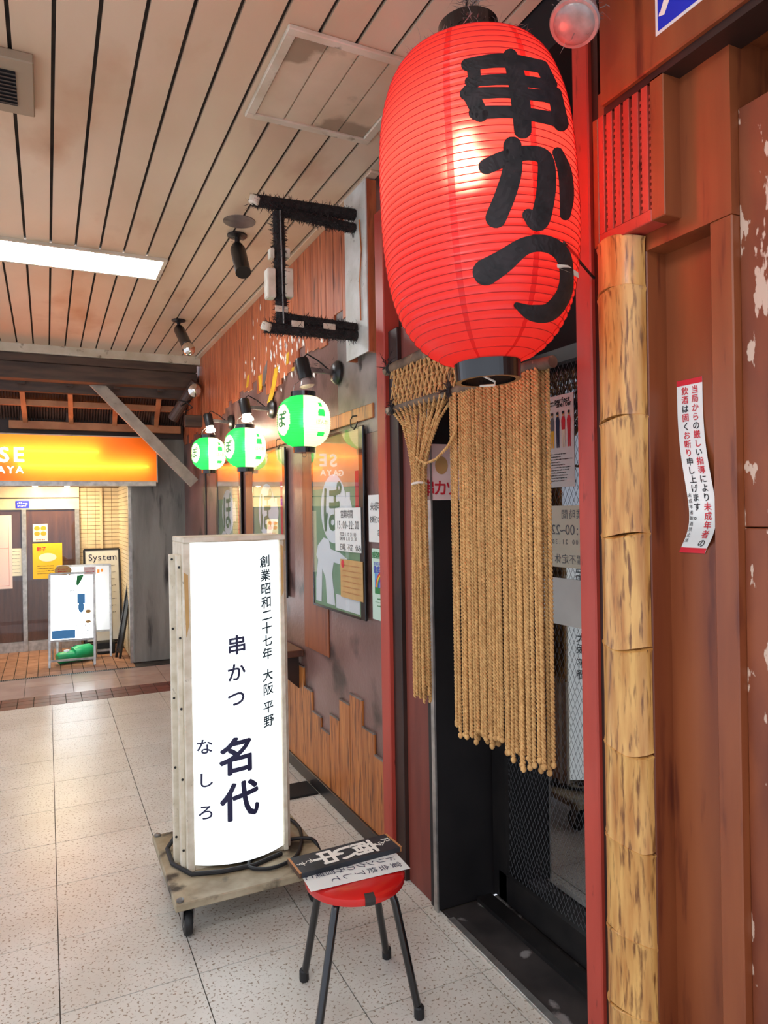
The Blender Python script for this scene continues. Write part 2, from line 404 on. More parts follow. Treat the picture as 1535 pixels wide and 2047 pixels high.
# end of the ceiling: painted trim, then a dark moulded beam
t = struct('trim_1', 'cream edge trim and dark moulded beam closing the ceiling')
MB().box(-2.4, XW - .002, YE - .03, YE + .06, ZC - .075, ZC + .012, .006).build('edge_trim', 'off_white_trim', t)
MB().box(-2.4, XW - .04, YE + .0, YE + .12, ZC - .15, ZC - .075, .004).build('moulding', 'timber_dark', t)
MB().box(-2.4, XW - .03, YE + .03, YE + .18, ZC - .30, ZC - .15, .004).build('beam', 'timber_dark', t)

# ------------------------------------------------------------------ right-hand wall
wall = struct('wall_right', 'shopfront wall of torn timber boards and dark brown sheeting')
YA = 2.88   # near end at the entrance
MB().box(XW, XW + .16, YA, 8.1, 0, ZC + .08).build('sheeting', 'wall_plaster', wall)
MB().box(XW - .004, XW, YA, 3.45, 1.98, 2.72).build('bare_patch', 'wall_grey', wall)
# upper boards: ragged lower ends, read off the photograph
edge = [(644, 690), (618, 702), (598, 722), (560, 764), (527, 783), (505, 775), (489, 778), (470, 800), (440, 850), (415, 860), (395, 870)]
ez = [(oX(x, y, XW).y, oX(x, y, XW).z) for x, y in edge]
def interp(t, pts):
    pts = sorted(pts)
    if t <= pts[0][0]: return pts[0][1]
    for (a, va), (c, vc) in zip(pts[:-1], pts[1:]):
        if t <= c: return va + (vc - va) * (t - a) / (c - a)
    return pts[-1][1]
y = 3.12; k = 0
while y < 8.08:
    wd = .118 if y < 5 else .13
    z0 = interp(y + wd / 2, ez) + random.uniform(-.05, .06)
    if y < 3.4: z0 = 2.62 + random.uniform(-.03, .05)
    MB().box(XW - .010, XW, y + .002, min(y + wd, 8.09) - .002, z0, ZC - .013, .0015).build('board', 'wood_upper', wall)
    y += wd
# white plaster flecks and yellow paint left where boards were torn off
fl = MB()
for _ in range(70):
    px, py = random.gauss(560, 40), random.gauss(690, 35)
    p = oX(px, py, XW - .0115)
    if 3.5 < p.y < 5.6 and p.z > 2.35:
        a = random.uniform(.006, .018); h = random.uniform(.008, .032)
        q = [p + Vector((0, random.uniform(-a, a), -h)), p + Vector((0, a, random.uniform(-h, h) * .3)), p + Vector((0, random.uniform(-a, a) * .4, h)), p + Vector((0, -a, random.uniform(-h, h) * .3))]
        fl.prism(q, (.002, 0, 0))
fl.build('paint_fleck', 'ink_white', wall, kind='stuff')
def streak(pts, name='yellow_streak', mat='yellow_paint', X=XW - .012):
    q = [oX(a, c, X) for a, c in pts]; MB().prism(q, (.003, 0, 0)).build(name, mat, wall)
streak([(548, 738), (557, 730), (551, 768), (543, 802), (534, 806), (543, 770)])
streak([(516, 752), (523, 748), (523, 778), (518, 782)])
streak([(494, 752), (498, 748), (496, 772), (492, 776)])
streak([(572, 708), (577, 703), (576, 726), (572, 730)])
streak([(583, 735), (588, 733), (587, 741), (582, 742)])
streak([(526, 742), (534, 720), (533, 745), (528, 772), (524, 770)], 'bare_streak', 'wall_grey')
# lower boards with stepped broken tops
steps = [(582, 593, 1325), (593, 610, 1330), (610, 627, 1378), (627, 645, 1428), (645, 662, 1462), (662, 681, 1434), (681, 702, 1404), (702, 727, 1394), (727, 752, 1461), (752, 779, 1520), (779, 800, 1516)]
for a, c, ty in steps:
    pa, pc = oX(a, ty, XW), oX(c, ty, XW); zt = (pa.z + pc.z) / 2
    MB().box(XW - .010, XW, max(pc.y, YA) + .0015, pa.y - .0015, .07, zt, .0015).build('lower_board', 'wood_lower', wall)
    MB().box(XW - .012, XW + .0, max(pc.y, YA) + .003, pa.y - .003, zt, zt + .008).build('torn_edge', 'wall_grey', wall)
y = oX(582, 1325, XW).y
while y < 8.0:
    MB().box(XW - .010, XW, y + .002, y + .148, .07, .66 + random.uniform(-.01, .05), .0015).build('lower_board', 'wood_lower', wall); y += .15
tag(MB().box(XW - .022, XW, YA, 8.1, 0, .075, .003).build('baseboard_right', 'black_metal'), kind='structure')
# ledge shelf along the wall, seen behind the lit sign
sh = thing('wall_ledge', 'dark brown wooden ledge shelf fixed low on the shopfront wall', 'shelf', (XW - .1, 5, .70))
MB().box(1.10, XW - .011, 4.05, 6.1, .735, .775, .004).build('shelf_board', 'door_wood', sh)
for yy in (4.15, 5.0, 5.95): MB().prism([(XW - .011, yy, .735), (XW - .25, yy, .735), (XW - .011, yy, .52)], (0, .025, 0)).build('bracket', 'dark_brown', sh)
# slim trims between the framed posters
for i, (px, wd) in enumerate(((607, .03), (493, .04))):
    p = oX(px, 1000, XW); MB().box(XW - .008, XW, p.y - .40, p.y, .80, 2.03, .002).build('panel', 'brown_panel', wall)
zt = oX(700, 860, XW).z
MB().box(XW - .014, XW, 3.0, 3.95, 2.045, 2.115, .003).build('top_rail', 'wood_lower', wall)
MB().box(XW - .014, XW, 4.3, 6.5, 2.05, 2.10, .003).build('top_rail', 'wood_upper', wall)
for px in (411, 435):
    p = oX(px, 1000, XW); MB().box(XW - .012, XW, p.y - .05, p.y + .02, .8, 2.0, .002).build('stile', 'black_metal', wall)

# ------------------------------------------------------------------ entrance
dr = struct('door_1', 'recessed shop entrance with a black side panel and wired glass door')
MB().box(1.385, 1.69, 2.45, 2.51, 0, 2.32, .004).build('side_panel', 'black_panel', dr)
MB().box(1.378, 1.386, 2.444, 2.47, .0, 2.32).build('metal_edge', 'aluminium', dr)
XG = 1.665; GZ0, GZ1 = .13, 2.12; GY0, GY1 = 1.05, 2.40
fr = MB(); fr.box(XG - .02, XG + .02, GY1 - .05, GY1 + .04, .02, GZ1 + .05); fr.box(XG - .02, XG + .02, GY0, GY1, .02, GZ0); fr.box(XG - .02, XG + .02, GY0, GY1, GZ1, GZ1 + .05)
fr.build('door_frame', 'black_metal', dr)
MB().box(XG - .0025, XG + .0025, GY0, GY1 - .05, GZ0, GZ1).build('pane', 'glass_door', dr)
wm = MB(); st = .030
def clip(c, sgn):
    # line v = sgn*2.1*u + c over the pane rectangle
    k = sgn * 1.9; pts = []
    for u in (GY0, GY1 - .05):
        v = k * (u - GY0) + c
        if GZ0 <= v <= GZ1: pts.append((u, v))
    for v in (GZ0, GZ1):
        u = GY0 + (v - c) / k
        if GY0 < u < GY1 - .05: pts.append((u, v))
    return sorted(pts)[:1] + sorted(pts)[-1:] if len(pts) >= 2 else None
for sgn in (1, -1):
    for i in range(-90, 190):
        q = clip(i * st * 1.45, sgn)
        if q and abs(q[0][0] - q[1][0]) > .01: wm.bar((XG - .003, *q[0]), (XG - .003, *q[1]), .0005, .0005, (1, 0, 0))
wm.build('wire_mesh', 'ink_grey', dr, kind='stuff')
# the dark room behind the glass, and the dark bulkhead above the entrance
rm = struct('wall_interior', 'dark interior behind the entrance')
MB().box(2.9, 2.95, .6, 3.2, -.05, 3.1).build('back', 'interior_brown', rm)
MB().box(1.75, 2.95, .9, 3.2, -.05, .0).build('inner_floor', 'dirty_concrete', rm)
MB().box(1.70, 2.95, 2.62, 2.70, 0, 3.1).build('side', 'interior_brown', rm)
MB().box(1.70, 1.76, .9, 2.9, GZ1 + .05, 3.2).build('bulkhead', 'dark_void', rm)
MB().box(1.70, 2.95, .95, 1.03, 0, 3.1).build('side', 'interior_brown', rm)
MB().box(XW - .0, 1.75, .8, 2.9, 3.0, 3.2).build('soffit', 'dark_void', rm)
MB().box(1.43, 1.70, 2.64, 2.9, 2.32, 3.1).build('reveal', 'dark_brown', rm)

# red posts either side of the opening
p1 = struct('trim_2', 'red painted entrance post beside the wall')
MB().box(1.355, 1.46, 2.80, 2.885, 0, 2.95, .004).build('post', 'red_paint', p1)
MB().box(1.375, 1.49, 2.715, 2.80, 0, 2.4, .003).build('jamb', 'dark_brown', p1)
MB().box(1.395, 1.47, 2.512, 2.715, 0, 2.4, .003).build('inner_jamb', 'jamb_red', p1)
p2 = struct('trim_3', 'red painted entrance post beside the bamboo')
MB().box(1.385, 1.50, 1.525, 1.59, 0, 3.05, .004).build('post', 'red_paint', p2)
MB().box(1.40, 1.49, 1.50, 1.525, 0, 3.05).build('rebate', 'dark_brown', p2)

# near wall: brown boxed-out posts, recessed panel, peeled board, header beam
nw = struct('wall_near', 'brown boarded wall with boxed posts and peeled paint')
MB().box(1.40, 1.62, 1.335, 1.50, 0, 2.30, .003).build('post', 'brown_panel', nw)
MB().box(1.467, 1.60, 1.05, 1.335, 0, 2.32).build('recess_panel', 'brown_panel', nw)
MB().box(1.40, 1.60, 1.085, 1.145, 0, 2.26, .003).build('strip_post', 'brown_panel', nw)
MB().box(1.425, 1.60, .2, 1.085, 0, 1.55, .002).build('board', 'brown_peeled', nw)
MB().box(1.425, 1.60, .2, 1.085, 1.553, 2.50, .002).build('board', 'brown_peeled', nw)
MB().box(1.56, 1.60, .2, 1.085, 2.50, 2.75).build('shadow_panel', 'dark_void', nw)  # black set-back panel that paints in the shadow under the header beam
MB().box(1.40, 1.60, 1.085, 1.50, 2.26, 2.75).build('upper_panel', 'brown_panel', nw)
hb = struct('trim_4', 'red-brown header beam above the near wall')
MB().box(1.33, 1.56, .2, 1.42, 2.66, 3.16, .004).build('beam', 'brown_panel', hb)
MB().box(1.345, 1.44, .2, 1.42, 2.64, 2.66).build('under_strip', 'dark_brown', hb)

# ------------------------------------------------------------------ far end: concrete pillar, shop front, roof
wf = struct('wall_far', 'far shop front with cream tiles and glass doors')
YF = 9.50
MB().box(.83, 2.2, 8.10, 9.7, 0, 3.1, .006).build('pillar', 'concrete', wf)
MB().box(.80, .83, 8.12, 8.18, 0, 1.96).build('corner_angle', 'aluminium', wf)
MB().box(-2.4, .83, YF + .01, YF + .1, 0, 3.1).build('back_board', 'tile_joint', wf)
tl = MB()
for j in range(41):
    for i in range(5): tl.box(.36 + i * .0945, .36 + i * .0945 + .0905, YF - .002, YF + .01, .02 + j * .0475, .02 + j * .0475 + .0430)
    for i in range(14): tl.box(.818, .83, 8.19 + i * .0945, 8.19 + i * .0945 + .0905, .02 + j * .0475, .02 + j * .0475 + .0430)
tl.build('wall_tile', 'cream_tile', wf, kind='stuff')
MB().box(.60, .625, YF - .03, YF, 0, 1.96).build('conduit', 'cream_tile', wf)
# glass shop doors: transom, mullions, wooden leaf and white-papered leaf
MB().box(-2.4, .36, YF - .05, YF + .02, 1.70, 1.97).build('transom', 'cream_tile', wf)
MB().box(-2.4, .36, YF - .055, YF - .05, 1.83, 1.845).build('transom_line', 'dark_brown', wf)
d2 = struct('door_2', 'sliding glass doors of the far shop')
for x0, x1 in ((-.275, -.225), (.31, .36), (-1.2, -1.15)): MB().box(x0, x1, YF - .06, YF, 0, 1.70, .003).build('mullion', 'aluminium', d2)
for x0, x1 in ((-.225, .31), (-1.15, -.275)):
    MB().box(x0, x1, YF - .02, YF, .12, 1.70).build('leaf', 'door_wood', d2)
    MB().box(x0, x1, YF - .045, YF, 0, .12).build('kick_rail', 'aluminium', d2)
    MB().box(x0, x1, YF - .028, YF - .024, .12, 1.70).build('pane', 'glass_clear', d2)
# soffit over the far entrance with two downlights
MB().box(-2.4, .83, 8.0, YF, 1.985, 2.03).build('soffit', 'cream_tile', wf)
MB().box(-2.4, 1.06, 7.86, 7.98, 1.92, 1.965).build('lintel', 'aluminium', wf)
for lx, dlab in ((-.12, 'warm round downlight in the soffit above the far door mullion'), (.22, 'warm round downlight in the soffit above the yellow dumpling poster')):
    dl = thing('downlight', dlab, 'light', (lx, 9.1, 1.985), 'downlights in the far entrance')
    MB().lathe([(.055, 0), (.055, -.01), (.045, -.012)], (lx, 9.1, 1.985), n=20).build('rim', 'chrome', dl)
    MB().lathe([(.042, -.011), (.03, -.02), (.005, -.024)], (lx, 9.1, 1.985), n=20).build('lens', 'downlight', dl)
# open roof between ceiling edge and sign: ribbed deck, timbers, knee brace
rf = struct('ceiling_far', 'ribbed metal roof deck over tan and dark roof timbers')
dk = MB()
for i in range(150):
    x = -2.4 + i * .026
    dk.bar((x, 7.42, 3.02), (x, 8.02, 2.60), .013, .02)
dk.bar((-.5, 7.42, 3.045), (-.5, 8.02, 2.625), 3.8, .02); dk.build('deck', 'deck_metal', rf, kind='stuff')
b1a = oY(0, 757, 7.5); b2a = oY(25, 842, 8.0)
MB().box(-2.4, XW - .05, 7.45, 7.53, 2.80, 2.91, .003).build('timber', 'timber_dark', rf)
MB().box(-.33, XW - .06, 7.93, 8.0, 2.50, 2.58, .003).build('timber', 'timber_tan', rf)
MB().box(-2.4, XW - .05, 7.7, 7.75, 2.70, 2.76, .003).build('timber', 'timber_tan', rf)
for xx in (-.62, -.20, .22, .64, 1.06):
    MB().bar((xx, 7.5, 2.86), (xx + .02, 7.97, 2.56), .045, .05).build('rafter', 'timber_tan', rf)
    MB().box(xx - .03, xx + .03, 7.90, 7.96, 2.58, 2.72).build('block', 'timber_dark', rf)
    MB().box(xx - .03, xx + .03, 7.40, 7.46, 2.86, 3.02).build('block', 'timber_dark', rf)
MB().box(-2.4, 1.38, 8.03, 8.09, 2.45, 3.05).build('dark_fascia', 'dark_brown', rf)
kb = thing('knee_brace', 'pale painted diagonal steel brace from roof beam to shopfront wall', 'brace', (XW - .05, 7.3, 1.9))
a, c = oY(168, 742, 7.3), oY(384, 962, 7.3)
a.z = 2.99; MB().bar(a, c + (c - a) * .02, .05, .105, (0, 0, 1)).build('bar', 'brace_paint', kb)

# ================================================================== THINGS
# ------------------------------------------------------------------ ceiling fittings
def tube_panel(x0, x1, y0, y1, label):
    t = thing('ceiling_light', label, 'light', ((x0 + x1) / 2, (y0 + y1) / 2, ZC), 'recessed fluorescent panels')
    f = MB(); wd = .022
    f.box(x0, x1, y0, y0 + wd, ZC - .016, ZC); f.box(x0, x1, y1 - wd, y1, ZC - .016, ZC); f.box(x0, x0 + wd, y0 + wd, y1 - wd, ZC - .016, ZC); f.box(x1 - wd, x1, y0 + wd, y1 - wd, ZC - .016, ZC)
    f.build('frame', 'off_white_trim', t); MB().box(x0 + wd, x1 - wd, y0 + wd, y1 - wd, ZC - .008, ZC - .001).build('diffuser', 'tube_light', t)
tube_panel(-.60, .685, 4.41, 4.80, 'long white fluorescent panel glowing in the slatted ceiling')
tube_panel(-1.30, -.02, .35, .74, 'long white fluorescent panel in the ceiling near the header beam')  # added out of view above the camera to brighten the near end
tube_panel(-1.30, -.02, -.95, -.56, 'long white fluorescent panel at the ceiling edge farthest from the pillar')  # second added panel, unseen behind the camera, for fill light
h = thing('access_hatch', 'square ceiling access hatch with pale frame and water stain', 'hatch', (.975, 2.41, ZC))
x0, x1, y0, y1 = .716, 1.24, 2.135, 2.69; wd = .035
for bx in ((x0, x1, y0, y0 + wd), (x0, x1, y1 - wd, y1), (x0, x0 + wd, y0 + wd, y1 - wd), (x1 - wd, x1, y0 + wd, y1 - wd)):
    MB().box(*bx, ZC - .016, ZC, .003).build('frame_strip', 'off_white_trim', h)
for i in range(4):
    a = x0 + wd + i * (x1 - x0 - 2 * wd) / 4; c = a + (x1 - x0 - 2 * wd) / 4
    MB().box(a + .003, c - .003, y0 + wd, y1 - wd, ZC - .008, ZC - .001).build('slat', 'hatch_paint', h)
v = thing('air_vent', 'dusty beige air vent box under the slatted ceiling', 'vent', (-.2, 2.8, ZC))
MB().box(-.40, -.018, 2.63, 2.985, ZC - .035, ZC, .004).build('housing', 'hatch_paint', v)
MB().box(-.36, -.075, 2.70, 2.92, ZC - .038, ZC - .034).build('opening', 'dark_void', v)
for i in range(9): MB().box(-.36, -.075, 2.705 + i * .024, 2.713 + i * .024, ZC - .043, ZC - .035).build('louvre', 'black_metal', v)
tag(MB().lathe([(.085, 0), (.085, -.003)], (.947, 3.70, ZC), n=36).build('cover_disc', 'wall_grey'), 'flat grey round cover plate on the ceiling beside a black spotlight', 'cover plate')

def spot(base, top_axis, tip, label, bulb=True, r=.042, arm=.07):
    """small black spotlight: round base, neck, cylinder body and a reflector lamp"""
    base = Vector(base); tip = Vector(tip); t = thing('spotlight', label, 'spotlight', base)
    ax = Vector(top_axis).normalized(); MB().lathe([(.055, 0), (.055, .008), (.03, .016)], base, ax, 20).build('base', 'black_metal', t)
    j = base + ax * arm; MB().tube([base, j], .013, 10).build('neck', 'sooty', t)
    d = (tip - j).normalized(); ln = (tip - j).length
    MB().lathe([(.012, -.02), (r * .75, -.01), (r, .02), (r, ln * .8), (r * 1.02, ln * .82), (r * .85, ln * .82)], j, d, 20).build('body', 'black_metal', t, smooth=True)
    if bulb: MB().lathe([(r * .85, ln * .80), (r * 1.12, ln * .90), (r * 1.15, ln * .97), (r * .95, ln * 1.04), (r * .5, ln * 1.09), (.002, ln * 1.1)], j, d, 20).build('reflector_bulb', 'chrome', t, smooth=True)
    MB().fuzz([base, j, j + d * ln * .5], 60, .02, .03).build('dust', 'dust', t, kind='stuff')
    return t
b0 = oZ(474, 470, ZC - .001); spot(b0, (0, 0, -1), oD(489, 556, (b0 - CAM).dot(Fw) * .97), 'black ceiling spotlight turned away beside the grey cover plate', False)
b0 = oZ(357, 640, ZC - .001); spot(b0, (0, 0, -1), oD(378, 700, (b0 - CAM).dot(Fw) * .955), 'black ceiling spotlight with a bare reflector bulb by the ceiling edge trim')
# a lamp and pipe on the dark beam end
b0 = oY(372, 800, 7.05)
t = thing('beam_spotlight', 'clear reflector lamp with tangled cable on a pipe under the dark beam', 'spotlight', b0)
MB().tube([oY(345, 838, 7.2), oY(392, 765, 7.0)], .052, 14).build('pipe', 'deck_metal', t)
c = oY(389, 781, 6.92); MB().lathe([(.02, -.06), (.045, -.03), (.068, .02), (.06, .04), (.03, .055), (.003, .06)], c, (c - CAM) * -1, 20).build('reflector_bulb', 'chrome', t, smooth=True)
MB().tube([oY(380, 800, 7) , oY(362, 812, 6.95), oY(356, 800, 6.95), oY(372, 803, 6.95), oY(385, 815, 6.95), oY(372, 822, 6.95)], .007, 6).build('cable', 'rubber', t)
MB().box(b0.x - .02, b0.x + .16, 7.0, 7.1, b0.z - .26, b0.z - .15, .004).build('junction_box', 'timber_dark', t)

# ------------------------------------------------------------------ burnt-out sign bracket on the wall
BX = XW - .055
pa = oX(690, 560, BX); pb = oX(733, 560, BX)
sb = thing('sign_bracket', 'sooty projecting sign frame clogged with black dust on a white board', 'sign frame', (BX, (pa.y + pb.y) / 2, 2.2))
zb, zt2 = oX(733, 703, BX).z, ZC - .02
bd = MB().box(BX, BX + .006, pb.y, pa.y, zb, zt2).build('backing_board', 'bracket_white', sb)
MB().box(BX + .006, XW, pb.y, pb.y + .02, zb, zt2).build('board_edge', 'wood_upper', sb)
MB().box(BX + .006, XW, pa.y - .02, pa.y, zb, zt2).build('board_edge', 'wood_upper', sb)
yb = (pa.y + pb.y) / 2
def bp(px, py): return oY(px, py, yb)
dpath = []
for (a, c, r) in ((bp(505, 400), bp(722, 432), .027), (bp(560, 422), bp(700, 455), .022), (bp(530, 654), bp(722, 672), .025), (bp(556, 634), bp(716, 656), .022)):
    e = Vector((BX, c.y, c.z)); MB().tube([a, e], r, 10).build('arm', 'sooty', sb); dpath.append((a, e, r))
a, c = bp(556, 425), bp(563, 650); MB().tube([a, c], .026, 10).build('upright', 'sooty', sb); dpath.append((a, c, .026))
MB().tube([a + Vector((0, -.03, 0)), c + Vector((0, -.03, 0))], .004, 6).build('wire', 'iron_grey', sb)
for px, py in ((507, 402), (531, 654)): MB().lathe([(.020, -.018), (.024, -.012), (.024, .014), (.018, .018)], bp(px, py) + Vector((0, -.012, 0)), (.3, -.2, 1), 16).build('end_cap', 'old_white', sb)
for px in (540, 575):
    p = bp(px, 568); MB().box(p.x - .020, p.x + .020, yb - .03, yb + .03, p.z - .066, p.z + .066, .005).build('ballast_box', 'old_white', sb)
    p = bp(px + (2 if px < 550 else -2), 508); MB().box(p.x - .011, p.x + .011, yb - .02, yb + .02, p.z - .022, p.z + .022, .003).build('clip', 'old_white', sb)
for px, py in ((560, 620), (592, 650), (655, 655)):
    p = bp(px, py); MB().box(p.x - .03, p.x + .03, yb - .026, yb - .02, p.z - .014, p.z + .014, .002).build('paper_scrap', 'old_white', sb)
MB().tube([oX(718, 440, BX - .006), oX(722, 500, BX - .006), oX(719, 560, BX - .006), oX(721, 640, BX - .006)], .0035, 6).build('brown_wire', 'wood_lower', sb)
df = MB()
for a, e, r in dpath: df.fuzz([a, e], 1700, .024, r, .0017, .3)
df.build('dust', 'dust', sb, kind='stuff')

# ------------------------------------------------------------------ green and white lanterns with their wall lamps
def ball_r(t, R): return R * max(.02, 1 - abs(2 * t - 1) ** 2.7) ** .46
def small_lantern(c, label, R=.137, hh=.275, turn=0):
    c = Vector(c); t = thing('paper_lantern', label, 'lantern', c - Vector((0, 0, hh / 2 + .03)), 'green and white lanterns along the shopfront')
    vd = math.atan2(CAM.y - c.y, CAM.x - c.x) + turn       # the seam faces the walkway
    n, NRW = 144, 88; z0 = c.z - hh / 2
    def prof(t_): return max(.060, ball_r(t_, R))
    rows = [(prof(.02 + .96 * i / NRW) - (.0022 if (i // 2) % 2 else 0), z0 + hh * (.02 + .96 * i / NRW)) for i in range(NRW + 1)]
    b = MB(); b.v = [Vector((c.x + r * math.cos(vd + 2 * math.pi * k / n), c.y + r * math.sin(vd + 2 * math.pi * k / n), z)) for r, z in rows for k in range(n)]
    ga, wa = -math.pi / 4 - .20, math.pi / 4 - .04
    def ink(a, w_):
        # two green and two white quarters; white disc on green, green bottle on white
        a = (a + math.pi / 2) % math.pi - math.pi / 2
        if a < 0: return 1 if (((a - ga) * R / .064) ** 2 + (w_ / .077) ** 2 < 1) else 0
        u = abs(a - wa) * R
        return 0 if (u < .014 and .062 < w_ < .085) or (u < .020 + (.052 - w_) * .16 and .015 < w_ < .052) or (u < .027 and -.083 < w_ < -.062) else 1
    for i in range(NRW):
        for k in range(n):
            b.f.append((i * n + k, i * n + (k + 1) % n, (i + 1) * n + (k + 1) % n, (i + 1) * n + k))
            b.mi.append(ink(2 * math.pi * (k + .5) / n, (rows[i][1] + rows[i + 1][1]) / 2 - c.z))
    b.build('shade', ['lantern_green', 'lantern_white'], t, smooth=True)
    def surf(a, z, k=.003):
        r = prof((z - z0) / hh) + k; return Vector((c.x + r * math.cos(vd + a), c.y + r * math.sin(vd + a), z))
    for q in (0, math.pi):
        tx = MB(); f = lambda u, v_: surf(ga + q + u / R, c.z + v_, .003); put(tx, 'ぽ', f, 0, 0, .088, .016, cut=.12); tx.build('lettering', 'ink_green', t)
        tx = MB(); f = lambda u, v_: surf(wa + q + u / R, c.z + v_, .003); row(tx, 'ぽん酢', f, -.027, -.015, .027, .027); tx.build('lettering', 'ink_green', t)
    zt = z0 + hh
    MB().lathe([(.060, -.012), (.064, -.012), (.064, .014), (.058, .014), (.058, -.012)], (c.x, c.y, zt), n=28, cap=False).build('top_ring', 'black_gloss', t)
    MB().lathe([(.056, -.022), (.056, .008)], (c.x, c.y, z0), n=28).build('bottom_ring', 'black_gloss', t)
    MB().tube([(c.x + .012 * math.cos(i * .9), c.y, z0 - .033 + .012 * math.sin(i * .9)) for i in range(8)], .0015, 5).build('pull_ring', 'iron_grey', t)
    MB().tube([(c.x - .058, c.y, zt), (c.x - .045, c.y, zt + .05), (c.x, c.y, zt + .085), (c.x + .045, c.y, zt + .05), (c.x + .058, c.y, zt)], .0016, 5).build('wire_bail', 'iron_grey', t)
    MB().lathe([(.004, -.035), (.022, -.02), (.028, 0), (.020, .022), (.012, .045), (.012, .07)], c, n=16).build('bulb', 'bulb_small', t)
    return zt
def wall_lamp(c, zt, py_base, lit, label):
    """arm lamp on the wall whose lamp shines down on the lantern"""
    y = c[1]; z = py_base; t = thing('wall_lamp', label, 'lamp', (XW - .012, y, z), 'arm lamps above the small lanterns')
    MB().lathe([(.062, 0), (.062, .012), (.045, .030), (.018, .036)], (XW - .0105, y, z), (-1, 0, 0), 24).build('wall_plate', 'black_metal', t, smooth=True)
    MB().bar((XW - .03, y, z), (c[0] + .02, y, z + .006), .02, .024).build('arm', 'iron_grey', t)
    hd = Vector((.16, -.10, -1)).normalized(); top = Vector((c[0] - .004, y + .004, z + .055))
    MB().lathe([(.010, -.012), (.030, -.006), (.036, .005), (.036, .100), (.030, .100)], top, hd, 20).build('head', 'black_metal', t, smooth=True)
    p = top + hd * .10
    MB().lathe([(.022, -.005), (.028, .012), (.038, .030), (.040, .040), (.028, .047), (.003, .05)], p, hd, 20).build('reflector_bulb', 'bulb_warm' if lit else 'lamp_glass', t, smooth=True)
    MB().tube([top, top + Vector((.03, 0, .03)), top + Vector((.09, 0, .0)), (XW - .06, y, z + .01)], .004, 6).build('cable', 'rubber', t)
    MB().fuzz([top, top + hd * .05, Vector((XW - .05, y, z + .04))], 70, .025, .03).build('dust', 'dust', t, kind='stuff')
names = ('green and white paper lantern nearest the torn grey wall patch', 'green and white paper lantern between its two twins', 'green and white paper lantern closest to the diagonal brace')
lampn = ('unlit black arm lamp on the bare wall over a green lantern', 'lit arm lamp mounted beside the yellow paint streak', 'lit arm lamp on the wall nearest the diagonal brace')
for i, (px, py, D) in enumerate(((607, 843, 0), (490, 895, 0), (417, 907, 0))):
    c = oX(px, py, 1.195); zt = small_lantern(c, names[i]); wall_lamp(c, zt, c.z + .265, i > 0, lampn[i])

# hooks left on the rail
for i, (px, py) in enumerate(((708, 845), (556, 888))):
    p = oX(px, py, XW - .03); t = MB().tube([p + Vector((.018, .0, .035)), p + Vector((0, .02, .035)), p + Vector((0, .045, .02)), p + Vector((0, .045, -.015)), p + Vector((0, .01, -.03)), p + Vector((0, -.025, -.015)), p + Vector((0, -.04, .0))], .0035, 6).build('coat_hook', 'black_metal')
    tag(t, ('bent black wire hook above the framed poster with hours notice', 'bent black wire hook between two green lanterns')[i], 'hook', 'wire hooks on the wall')

# ------------------------------------------------------------------ framed posters
def framed(pl, pr, zlo, zhi, label, hide=False):
    yl, yr = oX(pl, 1000, XW).y, oX(pr, 1000, XW).y     # far and near edges
    t = thing('framed_poster', label, 'poster', (XW - .02, (yl + yr) / 2, zlo), 'framed posters on the shopfront')
    X = XW - .028; wd = .022
    MB().box(X, XW - .0145, yr, yr + .055, zlo, zhi, .003).build('frame_side', 'black_gloss', t)
    MB().box(X, XW - .0145, yl - .012, yl, zlo, zhi, .002).build('frame_side', 'black_gloss', t)
    MB().box(X, XW - .0145, yr + .055, yl - .012, zlo, zlo + .012).build('frame_rail', 'black_gloss', t)
    MB().box(X, XW - .0145, yr + .055, yl - .012, zhi - .012, zhi).build('frame_rail', 'black_gloss', t)
    y0, y1 = yr + .055, yl - .012; W = y1 - y0; Hh = zhi - zlo - .024
    f = plane((X + .006, y1, zlo + .012), (0, -1, 0), (0, 0, 1), .0)
    s = MB(); sheet(s, f, 0, W, 0, Hh); s.build('sheet', 'poster_green', t)
    s = MB(); sheet(s, f, 0, W, Hh * .70, Hh, .0008); s.build('print_reflection', 'sand_reflection', t)  # upper area with the orange sign's reflection painted into its colour
    s = MB(); disc(s, f, W * .47, Hh * .58, W * .28, Hh * .20, 40, .0016); s.build('print_disc', 'soft_white', t)
    s = MB(); put(s, 'ぽ', lambda u, v: f(u, v, .0024), W * .44, Hh * .585, W * .42, .02); s.build('lettering', 'poster_darkgreen', t)
    # bottle outline, white figures, red side strip
    s = MB(); q = [(.72, .50), (.70, .58), (.74, .63), (.74, .67), (.82, .67), (.82, .63), (.86, .58), (.84, .50)]
    s.add([f(a * W, c * Hh, .0018) for a, c in q], [tuple(range(len(q)))]); s.build('print_bottle', 'soft_white', t)
    s = MB()
    fig = [(.04, .02), (.05, .16), (.10, .27), (.06, .30), (.10, .36), (.24, .41), (.36, .40), (.40, .345), (.60, .33), (.74, .30), (.70, .26), (.46, .27), (.42, .20), (.48, .02), (.30, .02), (.27, .17), (.20, .22), (.17, .02)]
    s.add([f(a * W, c * Hh, .0016) for a, c in fig], [tuple(range(len(fig)))]); sheet(s, f, W * .5, W * .97, .01, Hh * .09, .0012); s.build('print_figure', 'soft_white', t)
    s = MB(); sheet(s, f, W * .92, W * .985, Hh * .36, Hh * .78, .0018); s.build('print_strip', 'ink_red', t)
    MB().box(X - .001, X + .0005, y0, y1, zlo + .012, zhi - .012).build('pane', 'glass_clear', t)
    return t, f, W, Hh, X
t, f, W, Hh, XP = framed(632, 737, 1.075, 2.02, 'black-framed lantern-motif poster with an hours notice taped over it')
framed(512, 578, 1.06, 2.03, 'black-framed lantern-motif poster between the lit sign and brown panel')
